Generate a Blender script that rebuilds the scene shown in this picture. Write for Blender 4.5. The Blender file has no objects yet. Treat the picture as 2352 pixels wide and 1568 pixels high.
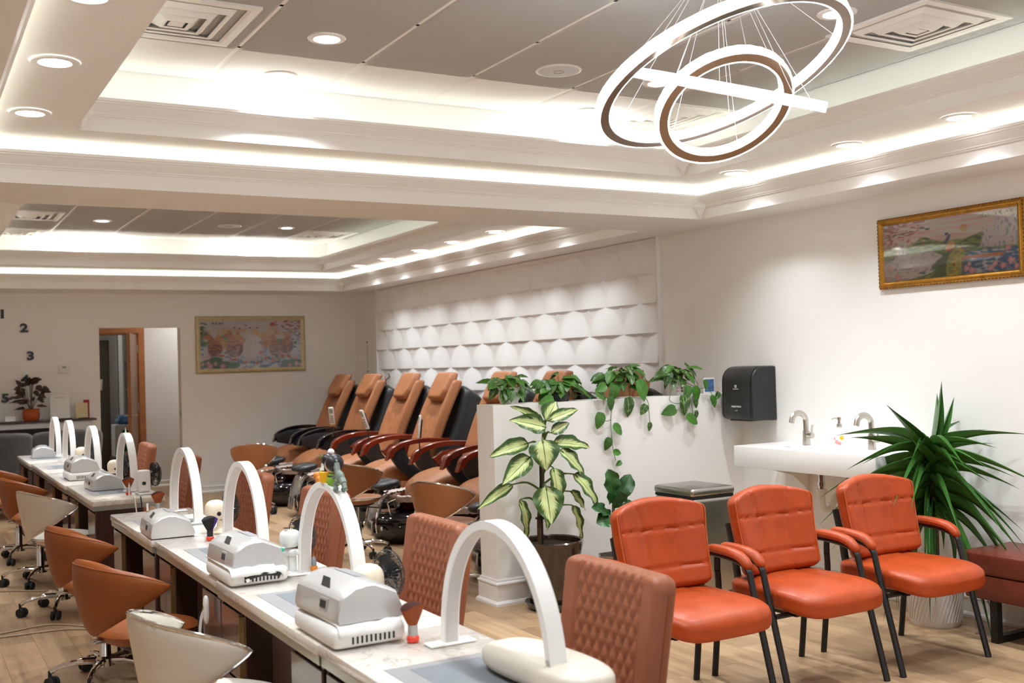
import bpy, bmesh, math, random
from mathutils import Vector, Matrix, Euler, noise
PI = math.pi
R_ = math.radians
sc = bpy.context.scene
C = sc.collection

# ------------------------------------------------------------------ camera
cd = bpy.data.cameras.new('camera')
cam = bpy.data.objects.new('camera', cd)
C.objects.link(cam)
yaw, pitch, roll = 0.521190856, 0.0196820585, -0.0289914286
cy_, sy_, cp_, sp_ = math.cos(yaw), math.sin(yaw), math.cos(pitch), math.sin(pitch)
Fv = Vector((sy_*cp_, cy_*cp_, sp_)); R0 = Vector((cy_, -sy_, 0)); U0 = R0.cross(Fv)
Rv = math.cos(roll)*R0 + math.sin(roll)*U0; Uv = -math.sin(roll)*R0 + math.cos(roll)*U0
mw = Matrix.Identity(4)
for i in range(3):
    mw[i][0] = Rv[i]; mw[i][1] = Uv[i]; mw[i][2] = -Fv[i]
mw[0][3], mw[1][3], mw[2][3] = 0, 0, 1.48
cam.matrix_world = mw
cd.sensor_width = 36; cd.lens = 2455.48/2352*36
cd.clip_start = .05; cd.clip_end = 60
cd.dof.use_dof = True; cd.dof.focus_distance = 5.0; cd.dof.aperture_fstop = 4.0
sc.camera = cam

# ------------------------------------------------------------------ world, exposure
w = bpy.data.worlds.new('world'); sc.world = w; w.use_nodes = True
w.node_tree.nodes['Background'].inputs[0].default_value = (.97, .98, 1, 1)
w.node_tree.nodes['Background'].inputs[1].default_value = 0.8
sc.view_settings.view_transform = 'Standard'; sc.view_settings.look = 'None'
sc.view_settings.gamma = 1; sc.view_settings.use_curve_mapping = False
sc.view_settings.exposure = 1.0
sc.cycles.use_denoising = True
sc.cycles.max_bounces = 16; sc.cycles.diffuse_bounces = 12; sc.cycles.glossy_bounces = 4
sc.cycles.transmission_bounces = 6; sc.cycles.transparent_max_bounces = 8
sc.cycles.sample_clamp_indirect = 12
sc.cycles.caustics_reflective = False; sc.cycles.caustics_refractive = False
E_LENS, W_DOWN, W_LEDGE, E_COVE, E_COVE2, E_CHAND = 8.0, 50.0, 24.0, 3.2, 4.5, 6.5     # lens and strip radiances, lamp watts

# ------------------------------------------------------------------ materials
def lin(h):
    if isinstance(h, (tuple, list)): return tuple(h[:3])
    h = h.lstrip('#'); o = []
    for i in (0, 2, 4):
        c = int(h[i:i+2], 16)/255
        o.append(c/12.92 if c <= .04045 else ((c+.055)/1.055)**2.4)
    return tuple(o)
M = {}
class NT:
    def __init__(s, m): s.t = m.node_tree; s.b = s.t.nodes['Principled BSDF']
    def n(s, ty, **k):
        x = s.t.nodes.new(ty)
        for a, v in k.items():
            if a.startswith('i_'):
                x.inputs[a[2:].replace('_', ' ')].default_value = v
            else: setattr(x, a, v)
        return x
    def l(s, a, b): s.t.links.new(a, b)
    def ramp(s, fac, stops):
        r = s.n('ShaderNodeValToRGB'); e = r.color_ramp.elements
        while len(e) < len(stops): e.new(.5)
        for el, (p, c) in zip(e, stops): el.position = p; el.color = (*lin(c), 1)
        s.l(fac, r.inputs[0]); return r.outputs[0]
    def coord(s, which='Object', scale=(1, 1, 1)):
        c = s.n('ShaderNodeTexCoord'); m = s.n('ShaderNodeMapping'); m.inputs['Scale'].default_value = scale
        s.l(c.outputs[which], m.inputs[0]); return m.outputs[0]
    def noise(s, vec, scale, detail=3, rough=.5, dist=0):
        x = s.n('ShaderNodeTexNoise'); x.inputs['Scale'].default_value = scale; x.inputs['Detail'].default_value = detail
        x.inputs['Roughness'].default_value = rough; x.inputs['Distortion'].default_value = dist
        if vec is not None: s.l(vec, x.inputs['Vector'])
        return x.outputs[0]
    def bump(s, h, strength=.2, dist=.01):
        b = s.n('ShaderNodeBump'); b.inputs['Strength'].default_value = strength; b.inputs['Distance'].default_value = dist
        s.l(h, b.inputs['Height']); s.l(b.outputs[0], s.b.inputs['Normal'])
def mat(name, col, rough=.5, metal=0, spec=.5, coat=0, trans=0, ior=1.45, emit=None, es=0, var=0, vs=8, bump=0, bs=60, alpha=1, sheen=0, sss=0):
    m = bpy.data.materials.new(name); m.use_nodes = True; t = NT(m); b = t.b
    c = lin(col)
    b.inputs['Base Color'].default_value = (*c, 1); b.inputs['Roughness'].default_value = rough
    b.inputs['Metallic'].default_value = metal; b.inputs['Specular IOR Level'].default_value = spec
    b.inputs['Coat Weight'].default_value = coat; b.inputs['Coat Roughness'].default_value = .08
    b.inputs['Transmission Weight'].default_value = trans; b.inputs['IOR'].default_value = ior
    b.inputs['Alpha'].default_value = alpha
    if sheen: b.inputs['Sheen Weight'].default_value = sheen
    if emit is not None:
        b.inputs['Emission Color'].default_value = (*lin(emit), 1); b.inputs['Emission Strength'].default_value = es
    if var or bump:
        v = t.coord('Object')
    if var:
        f = t.noise(v, vs, 4, .6)
        lo = tuple(max(0, x*(1-var)) for x in c); hi = tuple(min(1, x*(1+var)) for x in c)
        t.l(t.ramp(f, [(.3, lo), (.7, hi)]), b.inputs['Base Color'])
    if bump:
        t.bump(t.noise(v, bs, 2), bump, .004)
    M[name] = m; return m

mat('paint', (.90, .888, .87), .55, var=.012, vs=1.3, bump=.03, bs=180)
mat('ceil_paint', (.91, .90, .885), .6)
mat('crown', (.89, .88, .865), .35)
mat('tile', (.92, .915, .90), .8, var=.02, vs=3, bump=.05, bs=300)
mat('tbar', (.9, .89, .87), .4)
mat('trimwhite', (.86, .85, .83), .3)
mat('panelwhite', (.88, .88, .88), .45)
mat('dark', (.012, .011, .011), .6)
mat('orange', '#a9441b', .36, spec=.4, var=.13, vs=9, bump=.12, bs=220)
mat('orange_pipe', '#bd5a2c', .35)
mat('tan', '#8a4a20', .42, spec=.4, var=.08, vs=7, bump=.1, bs=260)
mat('tan_pedi', '#a26a45', .42, spec=.4, var=.07, vs=6, bump=.08, bs=200)
mat('tan_dark', '#96593a', .42, var=.08, vs=8, bump=.08, bs=260)
mat('cust', '#985c42', .45, spec=.4, var=.06, vs=8, bump=.08, bs=300)
mat('cust_edge', '#84492c', .45, var=.08, vs=10, bump=.08, bs=300)
mat('whiteleather', '#d9d2c6', .35, var=.03, vs=9, bump=.05, bs=240)
mat('chrome', (.78, .77, .75), .08, 1)
mat('chrome_soft', (.66, .64, .61), .22, 1)
mat('nickel', (.55, .51, .46), .28, 1)
mat('steel', (.42, .40, .37), .32, 1, bump=.02, bs=400)
mat('blackmetal', (.013, .012, .012), .38)
mat('blackplastic', (.018, .018, .019), .3)
mat('blackleather', (.02, .021, .022), .36, bump=.12, bs=120)
mat('blackgloss', (.006, .006, .007), .06, coat=.6)
mat('charcoal', (.026, .027, .028), .34, spec=.5)
mat('velvet', (.045, .043, .042), .85, var=.25, vs=7, sheen=.5)
mat('mahog', '#6e2613', .22, coat=.5, var=.2, vs=5)
mat('mahog_dark', '#47170c', .25, coat=.4)
mat('silver', (.60, .60, .60), .3, .35, coat=.4)
mat('silver_side', (.52, .51, .50), .34, .35)
mat('whiteplastic', (.82, .82, .81), .35)
mat('lampwhite', (.86, .86, .85), .3)
mat('lampinner', (.62, .60, .58), .4)
mat('creamplastic', '#e8dcc6', .4)
mat('greyplastic', (.3, .3, .3), .4)
mat('screen', (.02, .025, .03), .1)
mat('lcd', (.33, .40, .33), .3)
mat('paper', (.84, .83, .8), .8)
mat('towel', (.84, .84, .83), .9, bump=.2, bs=350)
mat('kraft', '#d9c9a0', .8)
mat('redcard', '#9c1b22', .5)
mat('metaltrim', (.42, .42, .37), .3, .7)
mat('brass', '#a98a5a', .35, .8)
mat('matgrey', (.30, .29, .30), .55)
mat('matdark', (.19, .21, .23), .6)
mat('rubber', (.02, .02, .02), .7)
mat('castergrey', (.16, .16, .155), .5)
mat('redplastic', '#e2432c', .35)
mat('bristle', '#8a4013', .8, var=.2, vs=40, bump=.5, bs=500)
mat('bristle_tip', '#3a1206', .9, bump=.5, bs=500)
mat('bristle_black', (.012, .011, .013), .8, bump=.5, bs=500)
mat('bristle_purple', '#4d2491', .7, bump=.5, bs=500)
mat('ferrule', (.45, .45, .44), .4, .6)
mat('terracotta', '#b4552a', .4, var=.08, vs=6)
mat('potbrown', '#3b2a20', .18, coat=.6, var=.45, vs=4)
mat('glazedark', (.02, .03, .025), .12, coat=.6)
mat('soil', '#2c1d15', .95, var=.5, vs=60, bump=1, bs=90)
mat('potwhite', (.74, .72, .68), .5)
mat('potclay', '#b98158', .7, var=.12, vs=10)
mat('stem', '#4d6a2b', .5)
mat('stem_dark', '#3b3a22', .6)
mat('bark', '#5c4a33', .8, var=.4, vs=25, bump=.5, bs=60)
mat('bench', '#6b2f20', .38, var=.1, vs=6, bump=.08, bs=220)
mat('gold', '#a8752a', .36, .75, var=.25, vs=30)
mat('golddark', '#6f4b18', .45, .6, var=.3, vs=60)
mat('palegold', '#d2c49c', .38, .3, var=.12, vs=30)
mat('palegold_dark', '#7d6b43', .45, .5, var=.3, vs=70)
mat('woodorange', '#a5683a', .4, var=.2, vs=8)
mat('wooddoor', '#7a5f4a', .45, var=.12, vs=6)
mat('doordark', '#57503f', .5, var=.1, vs=3)
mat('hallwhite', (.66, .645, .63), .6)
mat('boxgreen', '#0d5c33', .6)
mat('boxwhite', (.7, .72, .7), .6)
mat('bagblue', '#5a86b5', .25)
mat('teal', '#35c79b', .35, sss=0)
mat('skin', '#e8b99a', .5)
mat('toyyellow', '#f2b61d', .4)
mat('toygreen', '#7fae3a', .5)
mat('toygrey', '#77847a', .55, var=.2, vs=30)
mat('toyorange', '#c97a24', .5)
mat('toywhite', (.85, .85, .85), .5)
mat('toyblack', (.015, .013, .018), .35)
mat('copper', '#6f3a17', .1, .45, coat=1)
mat('amber', '#9a5716', .12, .2, coat=1)
mat('liner', (.62, .52, .48), .25, alpha=1)
mat('plasticgrey', (.5, .49, .47), .12, .6)
mat('speaker_grille', (.62, .64, .68), .6)
mat('diffuser_dark', (.06, .065, .07), .6)
mat('cord', '#b8a892', .5)
mat('cordblack', (.015, .015, .015), .4)
mat('cordwhite', (.75, .74, .72), .4)
mat('potdots', (.76, .74, .72), .4)
mat('reddot', '#9c3a26', .5)
mat('pipewhite', (.82, .81, .79), .3)
mat('soapglass', (.80, .84, .80), .05, coat=.5)
mat('flower_y', '#e8c32a', .5); mat('flower_p', '#e79a9a', .5)
mat('down_lens', (1, 1, 1), .5, emit=(.98, .985, 1), es=E_LENS)
mat('ledge_lens', (1, 1, 1), .5, emit=(.98, .985, 1), es=E_LENS)
mat('cove_led', (1, 1, 1), .5, emit=(.95, 1, .86), es=E_COVE)
mat('cove_led2', (1, 1, 1), .5, emit=(.95, 1, .86), es=E_COVE2)
mat('chand_glow', (.9, .95, 1), .2, emit=(.90, .96, 1), es=E_CHAND)
mat('chand_metal', '#8b7768', .18, .85)
mat('wire', (.8, .8, .78), .3)

def m_glass():
    m = bpy.data.materials.new('glass_pane'); m.use_nodes = True; t = m.node_tree
    t.nodes.remove(t.nodes['Principled BSDF']); out = t.nodes['Material Output']
    tr = t.nodes.new('ShaderNodeBsdfTransparent'); gl = t.nodes.new('ShaderNodeBsdfGlossy'); gl.inputs['Roughness'].default_value = .02
    fr = t.nodes.new('ShaderNodeFresnel'); fr.inputs[0].default_value = 1.5; mx = t.nodes.new('ShaderNodeMixShader')
    t.links.new(fr.outputs[0], mx.inputs[0]); t.links.new(tr.outputs[0], mx.inputs[1]); t.links.new(gl.outputs[0], mx.inputs[2])
    t.links.new(mx.outputs[0], out.inputs[0]); M['glass_pane'] = m
m_glass()
def m_crystal():
    # acrylic crystal sleeve over the LED strip: glows, with darker facets
    m = bpy.data.materials.new('crystal'); m.use_nodes = True; t = NT(m); b = t.b
    v = t.coord('Object'); vo = t.n('ShaderNodeTexVoronoi'); vo.inputs['Scale'].default_value = 55; t.l(v, vo.inputs['Vector'])
    mp = t.n('ShaderNodeMapRange'); mp.inputs[1].default_value = .1; mp.inputs[2].default_value = .75; mp.inputs[3].default_value = E_CHAND*1.25; mp.inputs[4].default_value = E_CHAND*.45
    t.l(vo.outputs['Distance'], mp.inputs[0]); t.l(mp.outputs[0], b.inputs['Emission Strength'])
    b.inputs['Emission Color'].default_value = (.9, .97, 1, 1); b.inputs['Base Color'].default_value = (.8, .85, .88, 1); b.inputs['Roughness'].default_value = .1
    M['crystal'] = m
m_crystal()
def m_floor():
    m = bpy.data.materials.new('plank_wood'); m.use_nodes = True; t = NT(m); b = t.b
    oi = t.n('ShaderNodeObjectInfo'); ge = t.n('ShaderNodeNewGeometry')
    ad = t.n('ShaderNodeMath', operation='ADD'); t.l(oi.outputs['Random'], ad.inputs[0]); t.l(ge.outputs['Random Per Island'], ad.inputs[1])
    fr = t.n('ShaderNodeMath', operation='FRACT'); t.l(ad.outputs[0], fr.inputs[0])
    tc = t.n('ShaderNodeNewGeometry'); mp = t.n('ShaderNodeMapping'); mp.inputs['Scale'].default_value = (7, .55, 1)
    cb = t.n('ShaderNodeCombineXYZ'); mu = t.n('ShaderNodeMath', operation='MULTIPLY'); mu.inputs[1].default_value = 37
    t.l(fr.outputs[0], mu.inputs[0]); t.l(mu.outputs[0], cb.inputs[0]); t.l(mu.outputs[0], cb.inputs[1])
    va = t.n('ShaderNodeVectorMath', operation='ADD'); t.l(tc.outputs['Position'], va.inputs[0]); t.l(cb.outputs[0], va.inputs[1]); t.l(va.outputs[0], mp.inputs[0])
    n1 = t.noise(mp.outputs[0], 1.6, 5, .6, .8); n2 = t.noise(mp.outputs[0], 9, 4, .7, .4)
    g = t.n('ShaderNodeMix', data_type='FLOAT'); g.inputs[0].default_value = .35; t.l(n1, g.inputs[2]); t.l(n2, g.inputs[3])
    a = t.ramp(g.outputs[0], [(.28, '#805c3c'), (.45, '#a9865f'), (.6, '#ba9870'), (.78, '#9a7650')])
    hs = t.n('ShaderNodeHueSaturation'); mr = t.n('ShaderNodeMapRange'); mr.inputs[3].default_value = .78; mr.inputs[4].default_value = 1.12
    t.l(fr.outputs[0], mr.inputs[0]); t.l(mr.outputs[0], hs.inputs['Value']); t.l(a, hs.inputs['Color']); hs.inputs['Saturation'].default_value = .92
    t.l(hs.outputs[0], b.inputs['Base Color']); b.inputs['Roughness'].default_value = .36
    t.bump(n2, .06, .003); M['plank_wood'] = m
m_floor()
def m_wood(name, c0, c1, scale=(1, 12, 12), rough=.35):
    m = bpy.data.materials.new(name); m.use_nodes = True; t = NT(m); b = t.b
    v = t.coord('Object', scale); f = t.noise(v, 3, 5, .65, .6)
    t.l(t.ramp(f, [(.3, c0), (.7, c1)]), b.inputs['Base Color']); b.inputs['Roughness'].default_value = rough
    b.inputs['Coat Weight'].default_value = .2; M[name] = m
m_wood('cabinet', '#2e1b17', '#43281f', (12, 12, 1.2), .3)
m_wood('cabinet_sheen', '#54413a', '#66514a', (12, 12, 1.2), .25)  # cabinet wood made paler: gloss on the desk fronts put into the colour
m_wood('consoletop', '#2b1410', '#45231a', (1.2, 12, 12), .25)
def m_marble():
    m = bpy.data.materials.new('marble'); m.use_nodes = True; t = NT(m); b = t.b
    g = t.n('ShaderNodeNewGeometry'); f = t.noise(g.outputs['Position'], 3.2, 8, .62, 1.6); f2 = t.noise(g.outputs['Position'], 9, 6, .6, .8)
    mx = t.n('ShaderNodeMix', data_type='RGBA', blend_type='MULTIPLY'); mx.inputs[0].default_value = .6
    t.l(t.ramp(f, [(.40, '#ded9d2'), (.485, '#e2dcd5'), (.5, '#bdb4ab'), (.515, '#e2dcd5'), (.62, '#dad2c8')]), mx.inputs[6])
    t.l(t.ramp(f2, [(.3, '#e6e0d8'), (.7, '#ffffff')]), mx.inputs[7])
    t.l(mx.outputs[2], b.inputs['Base Color']); b.inputs['Roughness'].default_value = .16; M['marble'] = m
m_marble()
def m_leaf(name, mid, edge, vein, kind):
    # uv: u across (0..1), v along; kinds: plain, varieg (cream centre with green border), streak (random pale flecks)
    m = bpy.data.materials.new(name); m.use_nodes = True; t = NT(m); b = t.b
    uv = t.n('ShaderNodeTexCoord'); sp = t.n('ShaderNodeSeparateXYZ'); t.l(uv.outputs['UV'], sp.inputs[0])
    a = t.n('ShaderNodeMath', operation='SUBTRACT'); t.l(sp.outputs[0], a.inputs[0]); a.inputs[1].default_value = .5
    ab = t.n('ShaderNodeMath', operation='ABSOLUTE'); t.l(a.outputs[0], ab.inputs[0])           # 0 mid .. .5 edge
    oi = t.n('ShaderNodeObjectInfo')
    cb = t.n('ShaderNodeCombineXYZ'); t.l(ab.outputs[0], cb.inputs[0]); t.l(sp.outputs[1], cb.inputs[1]); t.l(oi.outputs['Random'], cb.inputs[2])
    if kind == 'varieg':
        # side veins slant towards the tip
        sv = t.n('ShaderNodeMath', operation='MULTIPLY_ADD'); t.l(ab.outputs[0], sv.inputs[0]); sv.inputs[1].default_value = -.9; t.l(sp.outputs[1], sv.inputs[2])
        c2 = t.n('ShaderNodeCombineXYZ'); t.l(sv.outputs[0], c2.inputs[0]); t.l(ab.outputs[0], c2.inputs[1]); t.l(oi.outputs['Random'], c2.inputs[2])
        mp = t.n('ShaderNodeMapping'); mp.inputs['Scale'].default_value = (34, 5, 30); t.l(c2.outputs[0], mp.inputs[0])
        ns = t.noise(mp.outputs[0], 1, 2, .5)
        s = t.n('ShaderNodeMath', operation='MULTIPLY_ADD'); t.l(ns, s.inputs[0]); s.inputs[1].default_value = .42; t.l(ab.outputs[0], s.inputs[2])
        col = t.ramp(s.outputs[0], [(.10, mid), (.40, mid), (.50, edge), (1, edge)])
        mv = t.n('ShaderNodeMath', operation='LESS_THAN'); t.l(ab.outputs[0], mv.inputs[0]); mv.inputs[1].default_value = .016
        mx = t.n('ShaderNodeMix', data_type='RGBA'); t.l(mv.outputs[0], mx.inputs[0]); t.l(col, mx.inputs[6]); mx.inputs[7].default_value = (*lin(vein), 1)
        fin = mx.outputs[2]
    else:
        mp = t.n('ShaderNodeMapping'); mp.inputs['Scale'].default_value = (9, 5, 40); t.l(cb.outputs[0], mp.inputs[0])
        ns = t.noise(mp.outputs[0], 1, 3, .6)
        if kind == 'streak': col = t.ramp(ns, [(.2, edge), (.55, edge), (.62, mid), (.8, vein)])
        else: col = t.ramp(ns, [(.2, edge), (.7, mid)])
        mv = t.n('ShaderNodeMath', operation='LESS_THAN'); t.l(ab.outputs[0], mv.inputs[0]); mv.inputs[1].default_value = .02
        mx = t.n('ShaderNodeMix', data_type='RGBA'); mf = t.n('ShaderNodeMath', operation='MULTIPLY'); mf.inputs[1].default_value = .5
        t.l(mv.outputs[0], mf.inputs[0]); t.l(mf.outputs[0], mx.inputs[0]); t.l(col, mx.inputs[6]); mx.inputs[7].default_value = (*lin(vein), 1)
        hs = t.n('ShaderNodeHueSaturation'); mr = t.n('ShaderNodeMapRange'); mr.inputs[3].default_value = .75; mr.inputs[4].default_value = 1.3
        t.l(oi.outputs['Random'], mr.inputs[0]); t.l(mr.outputs[0], hs.inputs['Value']); t.l(mx.outputs[2], hs.inputs['Color']); fin = hs.outputs[0]
    t.l(fin, b.inputs['Base Color']); b.inputs['Roughness'].default_value = .35
    b.inputs['Subsurface Weight'].default_value = 0
    M[name] = m
m_leaf('leaf_dieff', '#c3cf8e', '#35541f', '#49602c', 'varieg')
m_leaf('leaf_pothos', '#4a7d2b', '#2e5f20', '#6f9a40', 'plain')
m_leaf('leaf_pothos_v', '#7f9f4d', '#2c571f', '#cfd6a3', 'streak')
m_leaf('leaf_yucca', '#4a7a35', '#37652a', '#5a8a45', 'plain')
m_leaf('leaf_fiddle', '#2f5c2a', '#234d22', '#52803f', 'plain')
m_leaf('leaf_cala', '#4b2a26', '#3c231f', '#5b7a3a', 'streak')
m_leaf('leaf_near', '#4a8f1e', '#347a12', '#74ad44', 'plain')
def m_vcol(name, rough=.5):
    m = bpy.data.materials.new(name); m.use_nodes = True; t = NT(m)
    a = t.n('ShaderNodeAttribute'); a.attribute_name = 'paint'; t.l(a.outputs['Color'], t.b.inputs['Base Color']); t.b.inputs['Roughness'].default_value = rough
    M[name] = m
m_vcol('print')

# ------------------------------------------------------------------ mesh helpers
class MB:
    def __init__(s): s.v = []; s.f = []; s.uv = {}; s.T = None
    def add(s, vs, fs, uvs=None):
        o = len(s.v)
        for i, p in enumerate(vs):
            p = Vector(p)
            if s.T is not None: p = s.T @ p
            s.v.append(p)
            if uvs: s.uv[o+i] = uvs[i]
        s.f += [tuple(o+i for i in f) for f in fs]
        return s
    def box(s, c, d, M4=None):
        x, y, z = (q/2 for q in d)
        vs = [Vector(p) for p in ((-x,-y,-z),(x,-y,-z),(x,y,-z),(-x,y,-z),(-x,-y,z),(x,-y,z),(x,y,z),(-x,y,z))]
        if M4 is not None: vs = [M4 @ p for p in vs]
        c = Vector(c)
        return s.add([p+c for p in vs], [(3,2,1,0),(4,5,6,7),(0,1,5,4),(1,2,6,5),(2,3,7,6),(3,0,4,7)])
    def bb(s, x0, x1, y0, y1, z0, z1): return s.box(((x0+x1)/2, (y0+y1)/2, (z0+z1)/2), (x1-x0, y1-y0, z1-z0))
    def rbox(s, c, d, r=.01, seg=2, M4=None):
        bm = bmesh.new(); bmesh.ops.create_cube(bm, size=1)
        for q in bm.verts: q.co = Vector((q.co.x*d[0], q.co.y*d[1], q.co.z*d[2]))
        bmesh.ops.bevel(bm, geom=bm.edges[:], offset=min(r, min(d)*.49), segments=seg, profile=.5, affect='EDGES')
        return s.bm(bm, c, M4)
    def bm(s, bm, c=(0, 0, 0), M4=None):
        bm.verts.index_update(); c = Vector(c)
        vs = [(M4 @ q.co if M4 is not None else q.co.copy())+c for q in bm.verts]; fs = [[q.index for q in f.verts] for f in bm.faces]
        bm.free(); return s.add(vs, fs)
    def cyl(s, p0, p1, r0, r1=None, n=16, cap=True):
        return s.tube([p0, p1], [r0, r0 if r1 is None else r1], n, cap)
    def tube(s, path, r, n=8, cap=True, closed=False, flat=None):
        P = [Vector(p) for p in path]; m = len(P)
        rr = r if isinstance(r, (list, tuple)) else [r]*m
        vs = []; prev = None
        for i in range(m):
            if closed: t = (P[(i+1) % m]-P[i-1])
            else: t = (P[min(i+1, m-1)]-P[max(i-1, 0)])
            t = t.normalized() if t.length > 1e-9 else Vector((0, 0, 1))
            if prev is None:
                a = Vector((0, 0, 1)) if abs(t.z) < .9 else Vector((1, 0, 0))
                u = t.cross(a).normalized()
            else:
                u = (prev - t*prev.dot(t)); u = u.normalized() if u.length > 1e-6 else t.orthogonal().normalized()
            prev = u; wv = t.cross(u)
            for k in range(n):
                a = 2*PI*k/n
                ca, sa = math.cos(a), math.sin(a)
                if flat: ca *= flat
                vs.append(P[i]+(u*ca+wv*sa)*rr[i])
        fs = []
        for i in range(m if closed else m-1):
            j = (i+1) % m
            for k in range(n): fs.append((i*n+k, i*n+(k+1) % n, j*n+(k+1) % n, j*n+k))
        if cap and not closed:
            fs.append(tuple(range(n))[::-1]); fs.append(tuple((m-1)*n+k for k in range(n)))
        return s.add(vs, fs)
    def lathe(s, prof, n=24, c=(0, 0, 0), M4=None, sx=1, sy=1, cap=True):
        vs = []; c = Vector(c)
        for r, z in prof:
            for k in range(n):
                a = 2*PI*k/n; p = Vector((r*math.cos(a)*sx, r*math.sin(a)*sy, z))
                if M4 is not None: p = M4 @ p
                vs.append(p+c)
        fs = []
        for i in range(len(prof)-1):
            for k in range(n): fs.append((i*n+k, i*n+(k+1) % n, (i+1)*n+(k+1) % n, (i+1)*n+k))
        if cap:
            if prof[0][0] > 1e-5: fs.append(tuple(range(n))[::-1])
            if prof[-1][0] > 1e-5: fs.append(tuple((len(prof)-1)*n+k for k in range(n)))
        return s.add(vs, fs)
    def ball(s, c, r, n=12, p=2.0, M4=None):
        # cube-sphere; p > 2 gives a soft box (cushion)
        if not isinstance(r, (tuple, list)): r = (r, r, r)
        h = max(2, n//2); idx = {}; vs = []; fs = []; c = Vector(c)
        def vid(i, j, k):
            key = (i, j, k)
            if key not in idx:
                q = Vector((math.tan((2*i/h-1)*PI/4), math.tan((2*j/h-1)*PI/4), math.tan((2*k/h-1)*PI/4)))
                if p > 6: q = Vector((2*i/h-1, 2*j/h-1, 2*k/h-1))
                L = (abs(q.x)**p+abs(q.y)**p+abs(q.z)**p)**(1/p); q = q/L
                q = Vector((q.x*r[0], q.y*r[1], q.z*r[2]))
                if M4 is not None: q = M4 @ q
                idx[key] = len(vs); vs.append(q+c)
            return idx[key]
        for a in range(h):
            for b in range(h):
                fs.append((vid(a,b,0), vid(a,b+1,0), vid(a+1,b+1,0), vid(a+1,b,0)))
                fs.append((vid(a,b,h), vid(a+1,b,h), vid(a+1,b+1,h), vid(a,b+1,h)))
                fs.append((vid(a,0,b), vid(a+1,0,b), vid(a+1,0,b+1), vid(a,0,b+1)))
                fs.append((vid(a,h,b), vid(a,h,b+1), vid(a+1,h,b+1), vid(a+1,h,b)))
                fs.append((vid(0,a,b), vid(0,a,b+1), vid(0,a+1,b+1), vid(0,a+1,b)))
                fs.append((vid(h,a,b), vid(h,a+1,b), vid(h,a+1,b+1), vid(h,a,b+1)))
        return s.add(vs, fs)
    def ext(s, poly, h, M4=None, c=(0, 0, 0), bev=0, seg=2):
        # polygon in local XY extruded along +Z by h (centred), optional bevel
        bm = bmesh.new(); vs = [bm.verts.new((x, y, -h/2)) for x, y in poly]
        f = bm.faces.new(vs); r = bmesh.ops.extrude_face_region(bm, geom=[f])
        for q in r['geom']:
            if isinstance(q, bmesh.types.BMVert): q.co.z += h
        bmesh.ops.recalc_face_normals(bm, faces=bm.faces[:])
        if bev:
            ed = [e for e in bm.edges if len(e.link_faces) == 2 and e.calc_face_angle(0) > .7]
            bmesh.ops.bevel(bm, geom=ed, offset=bev, segments=seg, profile=.5, affect='EDGES')
        return s.bm(bm, c, M4)
    def sweep(s, prof, path, closed=True, up=Vector((0, 0, 1))):
        # profile points (out, z) swept along a horizontal closed/open polyline; 'out' is to the left of travel
        P = [Vector(p) for p in path]; m = len(P); k = len(prof); vs = []
        for i in range(m):
            if closed or 0 < i < m-1:
                a = (P[i]-P[i-1]).normalized(); b = (P[(i+1) % m]-P[i]).normalized()
            elif i == 0: a = b = (P[1]-P[0]).normalized()
            else: a = b = (P[-1]-P[-2]).normalized()
            na = up.cross(a); nb = up.cross(b); nn = na+nb; nn = nn/ max(1e-6, nn.dot(na))
            for o, z in prof: vs.append(P[i]+nn*o+up*z)
        fs = []
        for i in range(m if closed else m-1):
            j = (i+1) % m
            for q in range(k): fs.append((i*k+q, j*k+q, j*k+(q+1) % k, i*k+(q+1) % k))
        return s.add(vs, fs)
    def grid(s, nu, nv, fn, uv=False, wrap=False):
        vs = []; uvs = []
        for i in range(nu+1):
            for j in range(nv+1):
                vs.append(fn(i/nu, j/nv)); uvs.append((i/nu, j/nv))
        fs = [(i*(nv+1)+j, (i+1)*(nv+1)+j, (i+1)*(nv+1)+j+1, i*(nv+1)+j+1) for i in range(nu) for j in range(nv)]
        return s.add(vs, fs, uvs if uv else None)
    def pad(s, W, H, T, nu=24, nv=24, groove=None, hw=None, bend=None, ex=.12, back=.35, y0=0, arch=0, archb=0):
        # upholstered slab in the XZ plane, z in 0..H, front towards -Y; hw(z) half width; bend(x,z) -> y offset
        hwf = hw or (lambda z: W/2)
        def base(i, j):
            u = -1+2*i/nu; v = j/nv
            # crowd samples to the rim
            u = math.sin(u*PI/2)*.55+u*.45; vv = -1+2*v; vv = math.sin(vv*PI/2)*.55+vv*.45; v = (vv+1)/2
            z = v*(H-arch*u*u)+(1-v)*archb*u*u; x = u*hwf(v*H)
            du = min(1, (1-abs(u))/ex); dv = min(1, (1-abs(vv))/ex)
            pr = math.sqrt(max(0, 1-(1-du)**2))*math.sqrt(max(0, 1-(1-dv)**2))
            return u, v, x, z, pr
        vs = []; fs = []
        n1 = nv+1
        for side in (0, 1):
            for i in range(nu+1):
                for j in range(n1):
                    u, v, x, z, pr = base(i, j)
                    t = T*(1-back) if side == 0 else T*back
                    y = -pr*t if side == 0 else pr*t
                    if side == 0 and groove: y += groove(x, z)*pr
                    if bend: y += bend(x, z)
                    vs.append((x, y+y0, z))
        N = (nu+1)*n1
        for i in range(nu):
            for j in range(nv):
                a = i*n1+j; fs.append((a, a+n1, a+n1+1, a+1)); fs.append((N+a, N+a+1, N+a+n1+1, N+a+n1))
        o = len(s.v); s.add(vs, fs); return s
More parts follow.
